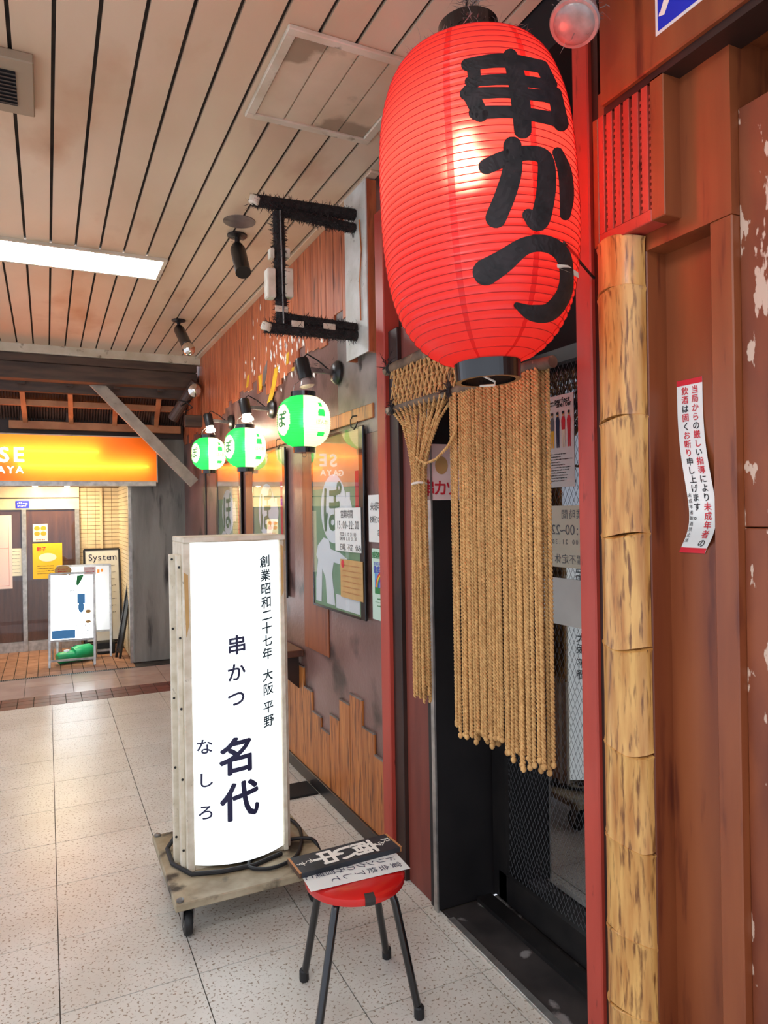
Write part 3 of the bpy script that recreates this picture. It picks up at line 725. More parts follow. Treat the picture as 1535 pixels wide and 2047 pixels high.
framed(441, 488, 1.06, 2.03, 'narrow-looking black-framed lantern-motif poster nearest the concrete pillar')
def note(name, label, cat, X, pl, pr, ptop, pbot, mat, pref=None):
    """a sheet taped on the wall plane X between two pixel columns"""
    a = oX(pl, ptop, X); c = oX(pr, pbot, X); zc = [oX(pl, ptop, X).z, oX(pl, pbot if pref is None else pref, X).z]
    Wd = a.y - c.y; hh = zc[0] - zc[1]; f = plane((X, a.y, zc[1]), (0, -1, 0), (0, 0, 1), 0)
    t = thing(name, label, cat, (X, c.y, zc[1])); b = MB(); card(b, f, 0, Wd, 0, hh, .001); b.build('sheet', mat, t)
    return t, lambda u, v, k=0: f(u, v, .0012 + k), Wd, hh
XN = XP - .003
t, f, W, hh = note('hours_notice', 'handwritten white opening hours notice taped over the poster glass', 'notice', XN, 669, 722, 1016, 1100, 'paper_white')
s = MB(); row(s, '営業時間', f, W * .30, hh * .86, W * .13, W * .12); row(s, '15:00~22:00', f, W * .12, hh * .62, W * .17, W * .078, sx=.8)
row(s, 'FOOD L.O 21:00', f, W * .22, hh * .40, W * .075, W * .045); row(s, 'DRINK L.O 21:30', f, W * .22, hh * .30, W * .075, W * .043); row(s, '日曜、不定 休み', f, W * .25, hh * .10, W * .11, W * .1)
s.build('lettering', 'ink_black', t)
t, f, W, hh = note('brown_note', 'brown kraft paper note below the opening hours notice', 'notice', XN, 680, 726, 1117, 1200, 'paper_brown', 1192)
s = MB()
for i in range(6): scribble(s, f, W * .12, W * .88, hh * (.85 - i * .14), hh * .035)
s.build('writing', 'raw_wood', t); s = MB(); disc(s, f, W * .12, hh * .88, W * .07, W * .07, 20); s.build('red_stamp', 'ink_red', t)
t, f, W, hh = note('age_notice', 'handwritten white under-age notice on the brown wall by the post', 'notice', XW - .0155, 736, 786, 990, 1088, 'paper_white', 1083)
s = MB(); row(s, '未成年者の入店', f, W * .16, hh * .76, W * .17, W * .145); row(s, 'お断りさせていただ', f, W * .12, hh * .48, W * .14, W * .115); row(s, '串かつ名代', f, W * .45, hh * .2, W * .14, W * .125); s.build('lettering', 'ink_black', t)
t, f, W, hh = note('hygiene_poster', 'pale green infection prevention poster with a rainbow by the post', 'poster', XW - .0155, 743, 788, 1096, 1245, 'paper_green', 1236)
s = MB(); row(s, '感染防止徹底宣言', f, W * .1, hh * .91, W * .155, W * .135, bold=.015); s.build('lettering', 'ink_green', t)
s = MB(); row(s, '飲食店用感染防止対策', f, W * .13, hh * .79, W * .085, W * .085); row(s, '徹底点検済', f, W * .16, hh * .71, W * .16, W * .16, bold=.01); s.build('lettering', 'ink_blue', t)
s = MB(); sheet(s, f, W * .14, W * .95, hh * .46, hh * .655, .0003); s.build('print_sky', 'ink_skyblue', t)
for r, mt in ((.34, 'ink_red'), (.30, 'paper_yellow'), (.26, 'ink_green'), (.22, 'ink_blue')):
    s = MB(); n = 20; s.add([f(W * .52 + W * q * math.cos(math.pi * i / n), hh * .46 + W * q * math.sin(math.pi * i / n), .0006) for q in (r, r - .04) for i in range(n + 1)], [(i, i + 1, n + 2 + i, n + 1 + i) for i in range(n)]); s.build('rainbow_band', mt, t)
s = MB(); sheet(s, f, W * .14, W * .95, hh * .37, hh * .46, .0004); s.build('print_band', 'ink_green', t)
s = MB(); scribble(s, f, W * .25, W * .85, hh * .30, hh * .025); scribble(s, f, W * .25, W * .85, hh * .2, hh * .025); sheet(s, f, W * .14, W * .95, hh * .25, hh * .255); s.build('print_lines', 'ink_green', t)

# ------------------------------------------------------------------ big red lantern
LB = oD(976, 762, 1.88); LT = oD(937, 88, 1.88); LAX = (LT - LB).normalized(); LR = .260
L0 = LB + LAX * .045; LH = (LT - LB).length - .085         # paper body between the rings
PROF = [(0, .325), (.03, .54), (.09, .74), (.17, .875), (.27, .955), (.4, .995), (.52, 1), (.66, .99), (.78, .955), (.87, .885), (.94, .78), (.975, .64), (1, .30)]
def lrad(t):
    # smooth curve through the profile points
    t = min(max(t, 0), 1)
    for i in range(len(PROF) - 1):
        if t <= PROF[i + 1][0]:
            p0 = PROF[max(i - 1, 0)]; p1 = PROF[i]; p2 = PROF[i + 1]; p3 = PROF[min(i + 2, len(PROF) - 1)]
            h_ = p2[0] - p1[0]; s_ = (t - p1[0]) / h_
            m1 = (p2[1] - p0[1]) / max(p2[0] - p0[0], 1e-6) * h_; m2 = (p3[1] - p1[1]) / max(p3[0] - p1[0], 1e-6) * h_
            return LR * ((2 * s_**3 - 3 * s_**2 + 1) * p1[1] + (s_**3 - 2 * s_**2 + s_) * m1 + (-2 * s_**3 + 3 * s_**2) * p2[1] + (s_**3 - s_**2) * m2)
    return LR * PROF[-1][1]
la = LAX.cross(Vector((0, 1, 0))).normalized(); lb = LAX.cross(la).normalized()
vdir = (CAM - (L0 + LAX * LH * .5)); vang = math.atan2(vdir.dot(lb), vdir.dot(la))
def lpt(a, t, k=0): r = lrad(t) + k; return L0 + LAX * (LH * t) + (la * math.cos(vang + a) + lb * math.sin(vang + a)) * r
lan = thing('red_lantern', 'large glowing red paper lantern with black brush characters', 'lantern', LB)
NR, NA = 46, 96
b = MB(); rows = [(i / (NR * 3)) for i in range(NR * 3 + 1)]
seam = set()
for px in (888, 1063):
    # columns of the overlapping paper seams
    best = min(range(NA), key=lambda k: abs(((lpt(2 * math.pi * k / NA, .5) - CAM).dot(Rc) / (lpt(2 * math.pi * k / NA, .5) - CAM).dot(Fw) * FPX + 767.5) - px) if (lpt(2 * math.pi * k / NA, .5) - CAM).length < (L0 + LAX * LH * .5 - CAM).length else 1e9)
    seam.add(best)
for s_ in list(seam): seam |= {(s_ + NA // 2) % NA, (s_ + NA // 4) % NA}
b.v = [lpt(2 * math.pi * k / NA, t, -.0028 if i % 3 else 0) for i, t in enumerate(rows) for k in range(NA)]
for i in range(len(rows) - 1):
    for k in range(NA):
        b.f.append((i * NA + k, i * NA + (k + 1) % NA, (i + 1) * NA + (k + 1) % NA, (i + 1) * NA + k)); b.mi.append(1 if k in seam else 0)
b.build('shade', ['lantern_red', 'lantern_seam'], lan, smooth=True)
rb = MB()
for i in range(1, NR):
    t = i / NR; rb.tube([lpt(2 * math.pi * k / 64, t, .0004) for k in range(65)], .0011, 4, cap=False)
rb.build('ribs', 'rib_red', lan, kind='stuff')
r0 = lrad(0); r1 = lrad(1)
MB().lathe([(r0 - .012, -.045), (r0 + .002, -.045), (r0 + .004, .006), (r0 - .012, .006), (r0 - .012, -.045)], L0, LAX, 48, cap=False).build('bottom_ring', 'black_gloss', lan)
top = L0 + LAX * LH
MB().lathe([(r1 - .012, -.012), (r1 + .004, -.012), (r1 + .002, .085), (r1 - .012, .085), (r1 - .012, -.012)], top, LAX, 48, cap=False).build('top_ring', 'black_gloss', lan)
MB().lathe([(r0 - .014, -.02), (.02, -.02)], L0, LAX, 40, cap=False).build('bottom_board', 'raw_wood', lan)
bc = L0 + LAX * LH * .60 + Rc * -.03 - Fw * .05
MB().lathe([(.004, -.05), (.03, -.035), (.040, -.005), (.034, .025), (.018, .055), (.016, .09)], bc, LAX, 20).build('bulb', 'bulb_red', lan, smooth=True)
MB().tube([bc + LAX * .085, top + LAX * .03], .012, 8).build('lamp_cord', 'black_metal', lan)
MB().tube([top + LAX * .07 - la * (r1 - .01), top + LAX * .13, top + LAX * .07 + la * (r1 - .01)], .003, 6).build('wire_bail', 'iron_grey', lan)
MB().tube([top + LAX * .13, Vector((top.x + .0, top.y, ZC - .002))], .004, 6).build('hanging_wire', 'black_metal', lan)
MB().tube([L0 + la * .02 - LAX * .03, L0 - LAX * .052 + lb * .03, L0 - LAX * .055 - la * .02, L0 - LAX * .05 - lb * .04], .003, 6).build('loose_string', 'string', lan)
def on_lantern(px, py, k=.0035):
    d = ray(px, py); D = 1.45
    while D < 2.3:
        p = CAM + d * D; h_ = (p - L0).dot(LAX); t = h_ / LH
        if 0 <= t <= 1 and (p - L0 - LAX * h_).length < lrad(t) + k: return p
        D += .0015
    return None
Zs = 1.838
def brush(name, pts):
    """one brush stroke: (x, y, width) in the zoomed crop, laid on the paper"""
    P = []
    for i in range(len(pts) - 1):
        p0 = pts[max(i - 1, 0)]; p1 = pts[i]; p2 = pts[i + 1]; p3 = pts[min(i + 2, len(pts) - 1)]
        for j in range(8):
            s_ = j / 8; P.append([.5 * (2 * p1[c] + (p2[c] - p0[c]) * s_ + (2 * p0[c] - 5 * p1[c] + 4 * p2[c] - p3[c]) * s_**2 + (3 * p1[c] - p0[c] - 3 * p2[c] + p3[c]) * s_**3) for c in range(3)])
    P.append(list(pts[-1]))
    for p in P: p[2] *= 1.17
    # round ends
    def capd(a, c): d_ = Vector((a[0] - c[0], a[1] - c[1])).normalized(); return [[a[0] + d_.x * a[2] * .5 * q, a[1] + d_.y * a[2] * .5 * q, a[2] * math.sqrt(max(0, 1 - q * q))] for q in (.3, .6, .85, .97)]
    P = capd(P[0], P[1])[::-1] + P + capd(P[-1], P[-2])
    b = MB(); V = []; NC = 7
    for i, p in enumerate(P):
        q0 = P[max(i - 1, 0)]; q1 = P[min(i + 1, len(P) - 1)]; d_ = Vector((q1[0] - q0[0], q1[1] - q0[1])); d_ = d_.normalized() if d_.length > 1e-6 else Vector((1, 0)); n_ = Vector((-d_.y, d_.x))
        for j in range(NC):
            o_ = (j / (NC - 1) - .5) * p[2]; V.append(on_lantern(700 + (p[0] + n_.x * o_) / Zs, (p[1] + n_.y * o_) / Zs))
    for i in range(len(P) - 1):
        for j in range(NC - 1):
            q = [V[i * NC + j], V[i * NC + j + 1], V[(i + 1) * NC + j + 1], V[(i + 1) * NC + j]]
            if all(x is not None for x in q): b.quad(*q)
    b.build(name, 'lantern_ink', lan)
for st_ in ([(430, 238, 40), (560, 222, 46), (700, 244, 42)], [(440, 300, 34), (580, 292, 36), (735, 312, 36)], [(425, 345, 40), (580, 340, 36), (745, 356, 40)],
            [(460, 415, 44), (600, 412, 40), (765, 440, 44)], [(452, 240, 44), (458, 300, 40)], [(705, 245, 40), (738, 312, 40)], [(440, 340, 54), (478, 420, 50)],
            [(752, 345, 44), (775, 455, 48)], [(588, 205, 46), (612, 290, 58), (628, 390, 60), (634, 478, 56)],
            [(500, 612, 50), (570, 582, 52), (650, 562, 48), (712, 580, 52), (722, 660, 60), (712, 750, 62), (690, 815, 62), (655, 790, 40)],
            [(596, 535, 58), (596, 620, 62), (572, 710, 66), (535, 800, 66)], [(762, 560, 34), (788, 630, 44), (796, 720, 46), (790, 790, 34)],
            [(498, 1000, 84), (560, 962, 74), (640, 905, 56), (715, 895, 54), (775, 930, 52), (795, 1000, 44), (785, 1080, 50), (735, 1145, 58), (670, 1150, 52), (612, 1122, 20)]):
    brush('brush_stroke', st_)
q = [on_lantern(x, y_, .006) for x, y_ in ((1113, 528), (1135, 530), (1156, 545), (1157, 556), (1136, 543), (1114, 535))]
if all(q): MB().add(q, [tuple(range(6))]).build('tape', 'string', lan)
df = MB()
df.fuzz([top + LAX * .05 + la * r1 * math.cos(i) + lb * r1 * math.sin(i) for i in range(7)], 260, .035, .012, .0012)
df.fuzz([lpt(a_, .97, .002) for a_ in (-1.6, -.8, 0, .8, 1.6, 2.4, 3.2, -2.4)], 260, .03, .004, .001)
df.fuzz([top + LAX * .1, Vector((top.x, top.y, ZC - .03))], 260, .05, .014, .0013)
df.build('dust', 'dust_grey', lan, kind='stuff')
MB().tube([lpt(.9, .30, .0), oX(1180, 548, 1.36), oX(1188, 556, 1.38)], .004, 6).build('side_tie', 'rubber', lan)

# dusty spotlight above the lantern
t = thing('header_spotlight', 'dusty round reflector lamp beside the red header beam', 'spotlight', oD(1150, 20, 1.72))
c = oD(1148, 46, 1.72); ax = (oD(1138, 70, 1.97) - oD(1165, -20, 2.05)).normalized()
MB().lathe([(.022, -.13), (.030, -.10), (.046, -.05), (.058, -.012), (.061, .0), (.058, .006), (.050, .006), (.046, .012), (.03, .018), (.002, .020)], c, ax, 28).build('reflector_bulb', 'lamp_glass', t, smooth=True)
MB().lathe([(.03, -.22), (.036, -.20), (.036, -.12), (.028, -.10)], c, ax, 20).build('socket', 'black_metal', t)
e = c - ax * .21; MB().tube([e, Vector((e.x + .01, e.y, ZC - .002))], .012, 8).build('stem', 'sooty', t)
MB().fuzz([c - ax * .02, c - ax * .12], 160, .03, .06, .001).build('dust', 'dust_grey', t, kind='stuff')

# ------------------------------------------------------------------ rope curtain
XR = 1.325
cur = thing('rope_curtain', 'tan knotted rope curtain hanging from two weathered poles', 'curtain', (XR, 2.2, .85))
zl, zu = oX(780, 822, XR).z, oX(780, 738, XR).z
yA = oX(778, 822, XR).y; yB = oX(1104, 742, XR).y; yU = oX(772, 738, XR).y
def pole(y0, y1, z, r, mat):
    pts = [(XR + random.uniform(-.003, .003), y0 + (y1 - y0) * i / 10, z + random.uniform(-.003, .003)) for i in range(11)]
    MB().tube(pts, [r * random.uniform(.94, 1.06) for _ in pts], 12).build('pole', mat, cur, smooth=True)
pole(yA, yB, zl, .018, 'old_pole'); pole(yU, 1.80, zu, .022, 'old_pole')
for z, yy in ((zl, yA - .06), (zl, oX(905, 800, XR).y), (zu, yU - .05)):
    MB().lathe([(.023, -.012), (.026, 0), (.023, .012)], (XR, yy, z), (0, 1, 0), 14).build('binding', 'sooty', cur)
    MB().fuzz([Vector((XR - .02, yy, z)), Vector((XR - .02, yy, z + .03))], 40, .05, .01, .002).build('dust', 'dust', cur, kind='stuff')
def twisted(path, R=.0056, pitch=.030, res=6, n=6):
    """two-strand laid rope along a path"""
    path = [Vector(p) for p in path]; seg = [0]
    for a, c in zip(path[:-1], path[1:]): seg.append(seg[-1] + (c - a).length)
    L = seg[-1]; N = max(4, int(L / pitch * res)); b = MB(); rs = R * .54
    def at(d):
        for i in range(len(seg) - 1):
            if d <= seg[i + 1] + 1e-9: return path[i].lerp(path[i + 1], (d - seg[i]) / max(seg[i + 1] - seg[i], 1e-9)), (path[i + 1] - path[i]).normalized()
        return path[-1], (path[-1] - path[-2]).normalized()
    for ph in (0, math.pi):
        pts = []
        for i in range(N + 1):
            p, d = at(L * i / N); a = d.cross(Vector((1, .2, 0))).normalized(); c = a.cross(d).normalized(); an = 2 * math.pi * L * i / N / pitch + ph
            pts.append(p + (a * math.cos(an) + c * math.sin(an)) * R * .5)
        b.tube(pts, rs, n)
    return b
# the long free-hanging section: one rope mesh shared by every strand
LEN = zl - .85
sm = twisted([(0, 0, 0), (0, 0, -LEN)], .0074, .024); sm.lathe([(.004, 0), (.009, -.006), (.009, -.014), (.004, -.02)], (0, 0, -LEN), (0, 0, 1), 8)
o = sm.build('rope', 'rope', None, smooth=True); rme = o.data; bpy.data.objects.remove(o)
ys0, ys1 = oX(909, 1000, XR).y, oX(1084, 1000, XR).y; n = 0; yy = ys0
while yy > ys1:
    for layer in (0, 1):
        if layer and random.random() < .12: continue
        o = place(rme, 'rope', cur, (XR - .010 + layer * .030 + random.uniform(-.004, .004), yy - layer * .0090 + random.uniform(-.002, .002), zl - .01), (1, 1, 1 + random.uniform(-.028, .028)), random.uniform(0, 6))
        o.rotation_euler.x = random.uniform(-.006, .006)
    yy -= .0182
# the gathered bunch tied to one side
tie = oX(838, 968, XR); bot = oX(840, 1392, XR)
for i in range(24):
    yt = yA - .05 - (yA - .05 - oX(905, 800, XR).y) * i / 23; k = (i / 23 - .5)
    xo = XR + random.uniform(-.022, .022); yo = tie.y - k * .045 + random.uniform(-.006, .006)
    pts = [(XR + (.015 if i % 2 else -.015), yt, zl)]
    for s_ in (.35, .7): pts.append((XR + (xo - XR) * s_, yt + (yo - yt) * s_ ** .8, zl + (tie.z + .08 - zl) * s_))
    pts += [(xo, yo, tie.z + .06), (xo, yo, tie.z - .05), (xo, yo - k * .02, (tie.z + bot.z) / 2), (xo, yo - k * .03, bot.z + random.uniform(-.02, .06))]
    twisted(pts, .0062, .026).build('rope', 'rope', cur, smooth=True)
pts = [oX(x, y_, XR - .03) for x, y_ in ((912, 845), (908, 868), (895, 893), (872, 918), (850, 927), (838, 920), (832, 914))]
twisted(pts, .006, .026).build('tie_back_rope', 'rope', cur, smooth=True)
MB().lathe([(.030, -.004), (.033, 0), (.030, .004)], (XR, tie.y, tie.z), (.1, .2, 1), 20).build('white_string', 'string', cur)
# knotted net between the poles
nt_ = MB(); ncol = 21; nrow = 4; y0n, y1n = yA - .05, 1.86
for r_ in range(nrow):
    z0n = zu + (zl - zu) * r_ / nrow; z1n = zu + (zl - zu) * (r_ + 1) / nrow
    for c_ in range(ncol):
        for sgn in (-1, 1):
            ya_ = y0n + (y1n - y0n) * (c_ + (.5 if r_ % 2 else 0)) / ncol; yb_ = ya_ + sgn * (y1n - y0n) / ncol / 2
            m_ = ((ya_ + yb_) / 2 + random.uniform(-.004, .004), (z0n + z1n) / 2)
            for dx in (-.006, .006): nt_.tube([(XR + dx, ya_, z0n), (XR + dx * 1.6 + random.uniform(-.004, .004), m_[0], m_[1]), (XR + dx, yb_, z1n)], .0042, 5)
    for c_ in range(ncol): nt_.lathe([(.004, -.009), (.011, 0), (.004, .009)], (XR - .004, y0n + (y1n - y0n) * (c_ + (.5 if r_ % 2 else 0)) / ncol, z0n), (.3, .5, 1), 7)
nt_.build('net', 'rope', cur, kind='stuff')

# ------------------------------------------------------------------ papers in the entrance
# menu sheet on the black side panel
a = oY(848, 1000, 2.445); c = oY(960, 890, 2.445)
t = thing('menu_sheet', 'pale skewer menu sheet with red letters on the black side panel', 'menu', (a.x, 2.445, a.z))
f = plane((a.x, 2.4495, a.z), (1, 0, 0), (0, 0, 1), 0); W, hh = 1.68 - a.x, c.z - a.z
s = MB(); card(s, f, 0, W, 0, hh, .001); s.build('sheet', 'paper_pink', t)
for i, ch in enumerate('串カツ90円'): s = MB(); put(s, ch, lambda u, v: f(u, v, .002), W * (.06 + .17 * i), hh * .22, W * .20, .02); s.build('character', 'ink_red', t)
for i, (u, v) in enumerate(((.25, .62), (.5, .7), (.75, .6))): s = MB(); disc(s, f, W * u, hh * v, W * .09, hh * .16, 20, .0018); s.build('print_food', 'paper_brown', t)
XI = XG - .004
def gnote(name, label, pl, pr, pt, pb, mat, cat='notice', X=XI):
    A = oX(pl, pt, X); B = oX(pr, pb, X); f = plane((X, A.y, B.z), (0, -1, 0), (0, 0, 1), 0)
    t = thing(name, label, cat, (X, B.y, B.z)); W_, H_ = A.y - B.y, A.z - B.z
    s = MB(); card(s, f, 0, W_, 0, H_, .0008); s.build('sheet', mat, t)
    return t, (lambda u, v, k=0: f(u, v, .001 + k)), W_, H_
t, f, W, hh = gnote('band_flyer', 'band flyer showing six standing figures on the wired glass door', 1076, 1149, 800, 972, 'paper_white', 'flyer')
s = MB(); row(s, 'perfect', lambda u, v: f(u, v), W * .52, hh * .945, W * .13, W * .06, bold=.03); row(s, 'shelter', lambda u, v: f(u, v), W * .56, hh * .90, W * .13, W * .06, bold=.03)
scribble(s, f, W * .06, W * .48, hh * .93, hh * .02); scribble(s, f, W * .06, W * .48, hh * .90, hh * .02)
for i in range(11): scribble(s, f, W * .1, W * random.uniform(.6, .95), hh * (.36 - i * .029), hh * .015)
s.build('print_lines', 'ink_black', t)
for i, (top_, leg_) in enumerate((('ink_black', 'ink_red'), ('paper_yellow', 'ink_black'), ('ink_grey', 'paper_yellow'), ('ink_navy', 'ink_navy'), ('ink_red', 'paper_cream'), ('ink_red', 'ink_red'))):
    u = W * (.10 + i * .155)
    s = MB(); q = [(-.045, .62), (-.055, .72), (-.03, .765), (.03, .765), (.055, .72), (.045, .62)]; s.add([f(u + a_ * W, v_ * hh, .0006) for a_, v_ in q], [tuple(range(6))]); s.build('print_coat', top_, t)
    s = MB(); q = [(-.045, .62), (.045, .62), (.04, .43), (.012, .43), (0, .56), (-.012, .43), (-.04, .43)]; s.add([f(u + a_ * W, v_ * hh, .0004) for a_, v_ in q], [tuple(range(7))]); s.build('print_trousers', leg_, t)
    s = MB(); disc(s, f, u, hh * .79, W * .032, hh * .022, 14, .0006); s.build('print_head', 'paper_brown', t)
    s = MB(); disc(s, f, u, hh * .805, W * .034, hh * .016, 14, .0008); s.build('print_hair', 'ink_black', t)
t, f, W, hh = gnote('reversed_hours_sheet', 'hours sheet seen from behind with mirrored writing on the glass door', 1072, 1186, 1012, 1140, 'paper_cream')
s = MB()
for txt, v, sz, pt_ in (('営業時間', .86, .12, .13), ('15:00~22:00', .62, .17, .085), ('21:00 21:30', .42, .08, .06), ('日曜不定休', .14, .12, .13)):
    u = W * .92
    for ch in txt:
        put(s, ch, f, u, hh * v, W * sz, mirror=True); u -= W * pt_
s.build('lettering', 'ink_grey', t)
t, f, W, hh = gnote('blank_sheet', 'blank white sheet below the mirrored hours sheet on the glass door', 1074, 1186, 1150, 1262, 'paper_white')

# ------------------------------------------------------------------ bamboo, vent box, notices on the near wall
bam = thing('bamboo_pole', 'thick split bamboo pole fixed upright on the brown post', 'bamboo', (1.385, 1.42, 0))
bx, by = 1.392, 1.408; nodes = [0, .14, .37, .605, .85, 1.09, 1.345, 1.60, 1.90, 2.245]
nodes = [0] + [oX(1262, y_, 1.34).z for y_ in (2035, 1885, 1700, 1510, 1300, 1070, 830, 563)] + [oX(1262, 456, 1.34).z]
for i in range(len(nodes) - 1):
    z0, z1 = nodes[i], nodes[i + 1]; r = .072 - .004 * i / 9; seg = MB(); n = 20; V = []
    prof = [(r * 1.015, z0), (r * .985, z0 + .012), (r * .975, (z0 + z1) / 2), (r * .985, z1 - .014), (r * 1.03, z1 - .003), (r * .96, z1)]
    for rr, z in prof:
        for k in range(n):
            a_ = math.pi / 2 + math.pi * k / (n - 1); V.append((bx + .0 + rr * math.cos(a_) * .80, by + rr * math.sin(a_) * 1.12, z + .008 * math.sin(a_ * 2 + i)))
    F = [(i2 * n + k, i2 * n + k + 1, (i2 + 1) * n + k + 1, (i2 + 1) * n + k) for i2 in range(len(prof) - 1) for k in range(n - 1)]
    F += [(i2 * n + n - 1, i2 * n, (i2 + 1) * n, (i2 + 1) * n + n - 1) for i2 in range(len(prof) - 1)] + [tuple(range(n))[::-1], tuple((len(prof) - 1) * n + k for k in range(n))]
    seg.add(V, F); seg.build('culm', 'bamboo', bam, smooth=True)
vb = thing('vent_box', 'brown boxed vent with slotted front grille under the header beam', 'vent', (1.37, 1.3, 2.26))
VX0, VY0, VY1 = 1.345, 1.235, 1.445; vz0, vz1 = oX(1336, 425, VX0).z, 2.645
MB().box(VX0 + .012, 1.40, VY0 + .002, VY1, vz0 + .002, vz1).build('body', 'dark_void', vb)
MB().box(VX0, 1.425, VY0 - .012, VY0 + .03, vz0, vz1, .002).build('side_board', 'brown_panel', vb)
MB().box(VX0, 1.40, VY1, VY1 + .02, vz0, vz1, .002).build('side_board', 'brown_panel', vb)
MB().box(VX0, 1.40, VY0 + .03, VY1, vz0 - .0, vz0 + .03, .002).build('bottom_board', 'red_paint', vb)
n = 6; wv = (VY1 - VY0 - .03) / n
for i in range(n):
    y_ = VY0 + .03 + wv * i; MB().box(VX0 + .001, VX0 + .014, y_ + wv * .30, y_ + wv * .98, vz0 + .03, vz1, .001).build('slat', 'red_paint', vb)
tb = MB()
for i in range(n):
    y_ = VY0 + .03 + wv * i
    for j in range(int((vz1 - vz0 - .04) / .016)): tb.box(VX0 + .007, VX0 + .014, y_ - wv * .02, y_ + wv * .30, vz0 + .034 + j * .016, vz0 + .042 + j * .016)
tb.build('grille_mesh', 'red_paint', vb, kind='stuff')
# curling paper strip about under-age drinking
SX = 1.467
pT = oX(1382, 757, SX); pB = oX(1382, 1105, SX); zT, zB = pT.z, pB.z
yL, yR = oX(1356, 900, SX).y, oX(1407, 900, SX).y; SW = yL - yR; SL = zT - zB
st_ = thing('notice_strip', 'curling white paper strip with red vertical writing in the recessed panel', 'notice', (SX, (yL + yR) / 2, zB))
def strip(u, v, k=0):
    # u across (0..SW), v height (0 bottom .. SL); the lower half lifts off and drifts sideways
    q = 1 - v / SL; lift = .040 * math.sin(math.pi * q ** 2.2) ** 2
    side = .066 * math.sin(math.pi * q ** 2.4) ** 1.5
    return Vector((SX - .002 - lift - k, yL - u - side, zB + v))
s = MB(); n = 40
s.add([strip(u, SL * j / n) for j in range(n + 1) for u in (0, SW)], [(2 * j, 2 * j + 1, 2 * j + 3, 2 * j + 2) for j in range(n)]); s.build('paper', 'paper_white', st_, smooth=True)
for v0, v1, nm in ((SL * .968, SL, 'red_band'), (0, SL * .03, 'red_band')):
    s = MB(); s.add([strip(u, v0 + (v1 - v0) * j / 3, .0006) for j in range(4) for u in (0, SW)], [(2 * j, 2 * j + 1, 2 * j + 3, 2 * j + 2) for j in range(3)]); s.build(nm, 'ink_red', st_)
fs = lambda u, v: strip(u, v, .0012)
r1t, r2t = '当局からの厳しい指導により未成年者の', '飲酒は固くお断り申し上げます。'
def strip_char(ch, u, v, size, bold, mat): s = MB(); put(s, ch, fs, u, v, size, bold); s.build('character', mat, st_)
for i, ch in enumerate(r1t): strip_char(ch, SW * .72, SL * (.935 - .0515 * i), SL * .049, .008, 'ink_black' if ch in 'のによりい' else 'ink_red')
for i, ch in enumerate(r2t): strip_char(ch, SW * .33, SL * (.935 - .0515 * i), SL * .049, .008, 'ink_red' if ch in '飲酒固お断り' else 'ink_black')
for i, ch in enumerate('未成年者飲酒禁止法'): strip_char(ch, SW * .10, SL * (.33 - .032 * i), SL * .026, 0, 'ink_black')
# blue and white calligraphy sticker on the header beam
HX = 1.33
c0 = oX(1311, 74, HX); yl_ = c0.y; f = plane((HX - .001, yl_, c0.z), (0, -1, 0), (0, 0, 1), .0)
t = thing('beam_sticker', 'white sticker with a blue brush-lettered field on the header beam', 'sticker', (HX, yl_ - .15, c0.z))
s = MB(); card(s, f, 0, .30, 0, .30, .0008); s.build('sheet', 'paper_white', t)
s = MB(); sheet(s, f, .008, .292, .008, .292, .0006); s.build('blue_field', 'ink_blue', t)
def swash(pts, w_):
    s = MB(); V = []
    for i, p in enumerate(pts):
        a_ = pts[max(0, i - 1)]; c_ = pts[min(len(pts) - 1, i + 1)]; d_ = Vector((c_[0] - a_[0], c_[1] - a_[1])).normalized()
        V += [f(p[0] - d_.y * w_[i], p[1] + d_.x * w_[i], .0012), f(p[0] + d_.y * w_[i], p[1] - d_.x * w_[i], .0012)]
    s.add(V, [(2 * i, 2 * i + 1, 2 * i + 3, 2 * i + 2) for i in range(len(pts) - 1)]); s.build('white_swash', 'ink_white', t)
swash([(.012, .045), (.022, .042), (.035, .065), (.045, .10), (.06, .115), (.09, .105), (.13, .10), (.17, .12)], [.004, .009, .010, .009, .011, .010, .008, .004])
swash([(.012, .10), (.03, .13), (.045, .17), (.05, .22), (.05, .27)], [.005, .008, .010, .010, .008])
swash([(.08, .27), (.10, .20), (.15, .17), (.22, .19)], [.008, .010, .010, .006])

# ------------------------------------------------------------------ illuminated standing sign
X0, X1, YFr, YBk = .487, .910, 2.905, 3.14; z0, z1 = .185, oY(460, 1082, 2.90).z
sg = thing('standing_sign', 'tall white illuminated sign with black brush lettering on a castered board', 'sign', ((X0 + X1) / 2, 3.0, 0))
bd = MB().box(.405, 1.03, 2.675, 3.31, .135, .165, .004).build('base_board', 'dirty_board', sg)
for x, y_ in ((.46, 2.74), (.97, 2.74), (.46, 3.24), (.97, 3.24)):
    cs = MB().box(x - .03, x + .03, y_ - .03, y_ + .03, .125, .135).build('caster', 'iron_grey', sg)
    MB().prism([(x - .022, y_ - .028, .125), (x - .022, y_ + .028, .125), (x - .022, y_ + .03, .05), (x - .022, y_ + .01, .04)], (.004, 0, 0)).build('fork', 'iron_grey', cs)
    MB().prism([(x + .018, y_ - .028, .125), (x + .018, y_ + .028, .125), (x + .018, y_ + .03, .05), (x + .018, y_ + .01, .04)], (.004, 0, 0)).build('fork', 'iron_grey', cs)
    MB().lathe([(.018, -.014), (.046, -.014), (.050, -.008), (.050, .008), (.046, .014), (.018, .014)], (x, y_ + .018, .0505), (1, 0, 0), 24).build('wheel', 'rubber', cs, smooth=True)
    MB().lathe([(.02, -.016), (.02, .016)], (x, y_ + .018, .0505), (1, 0, 0), 16).build('hub', 'iron_grey', cs)
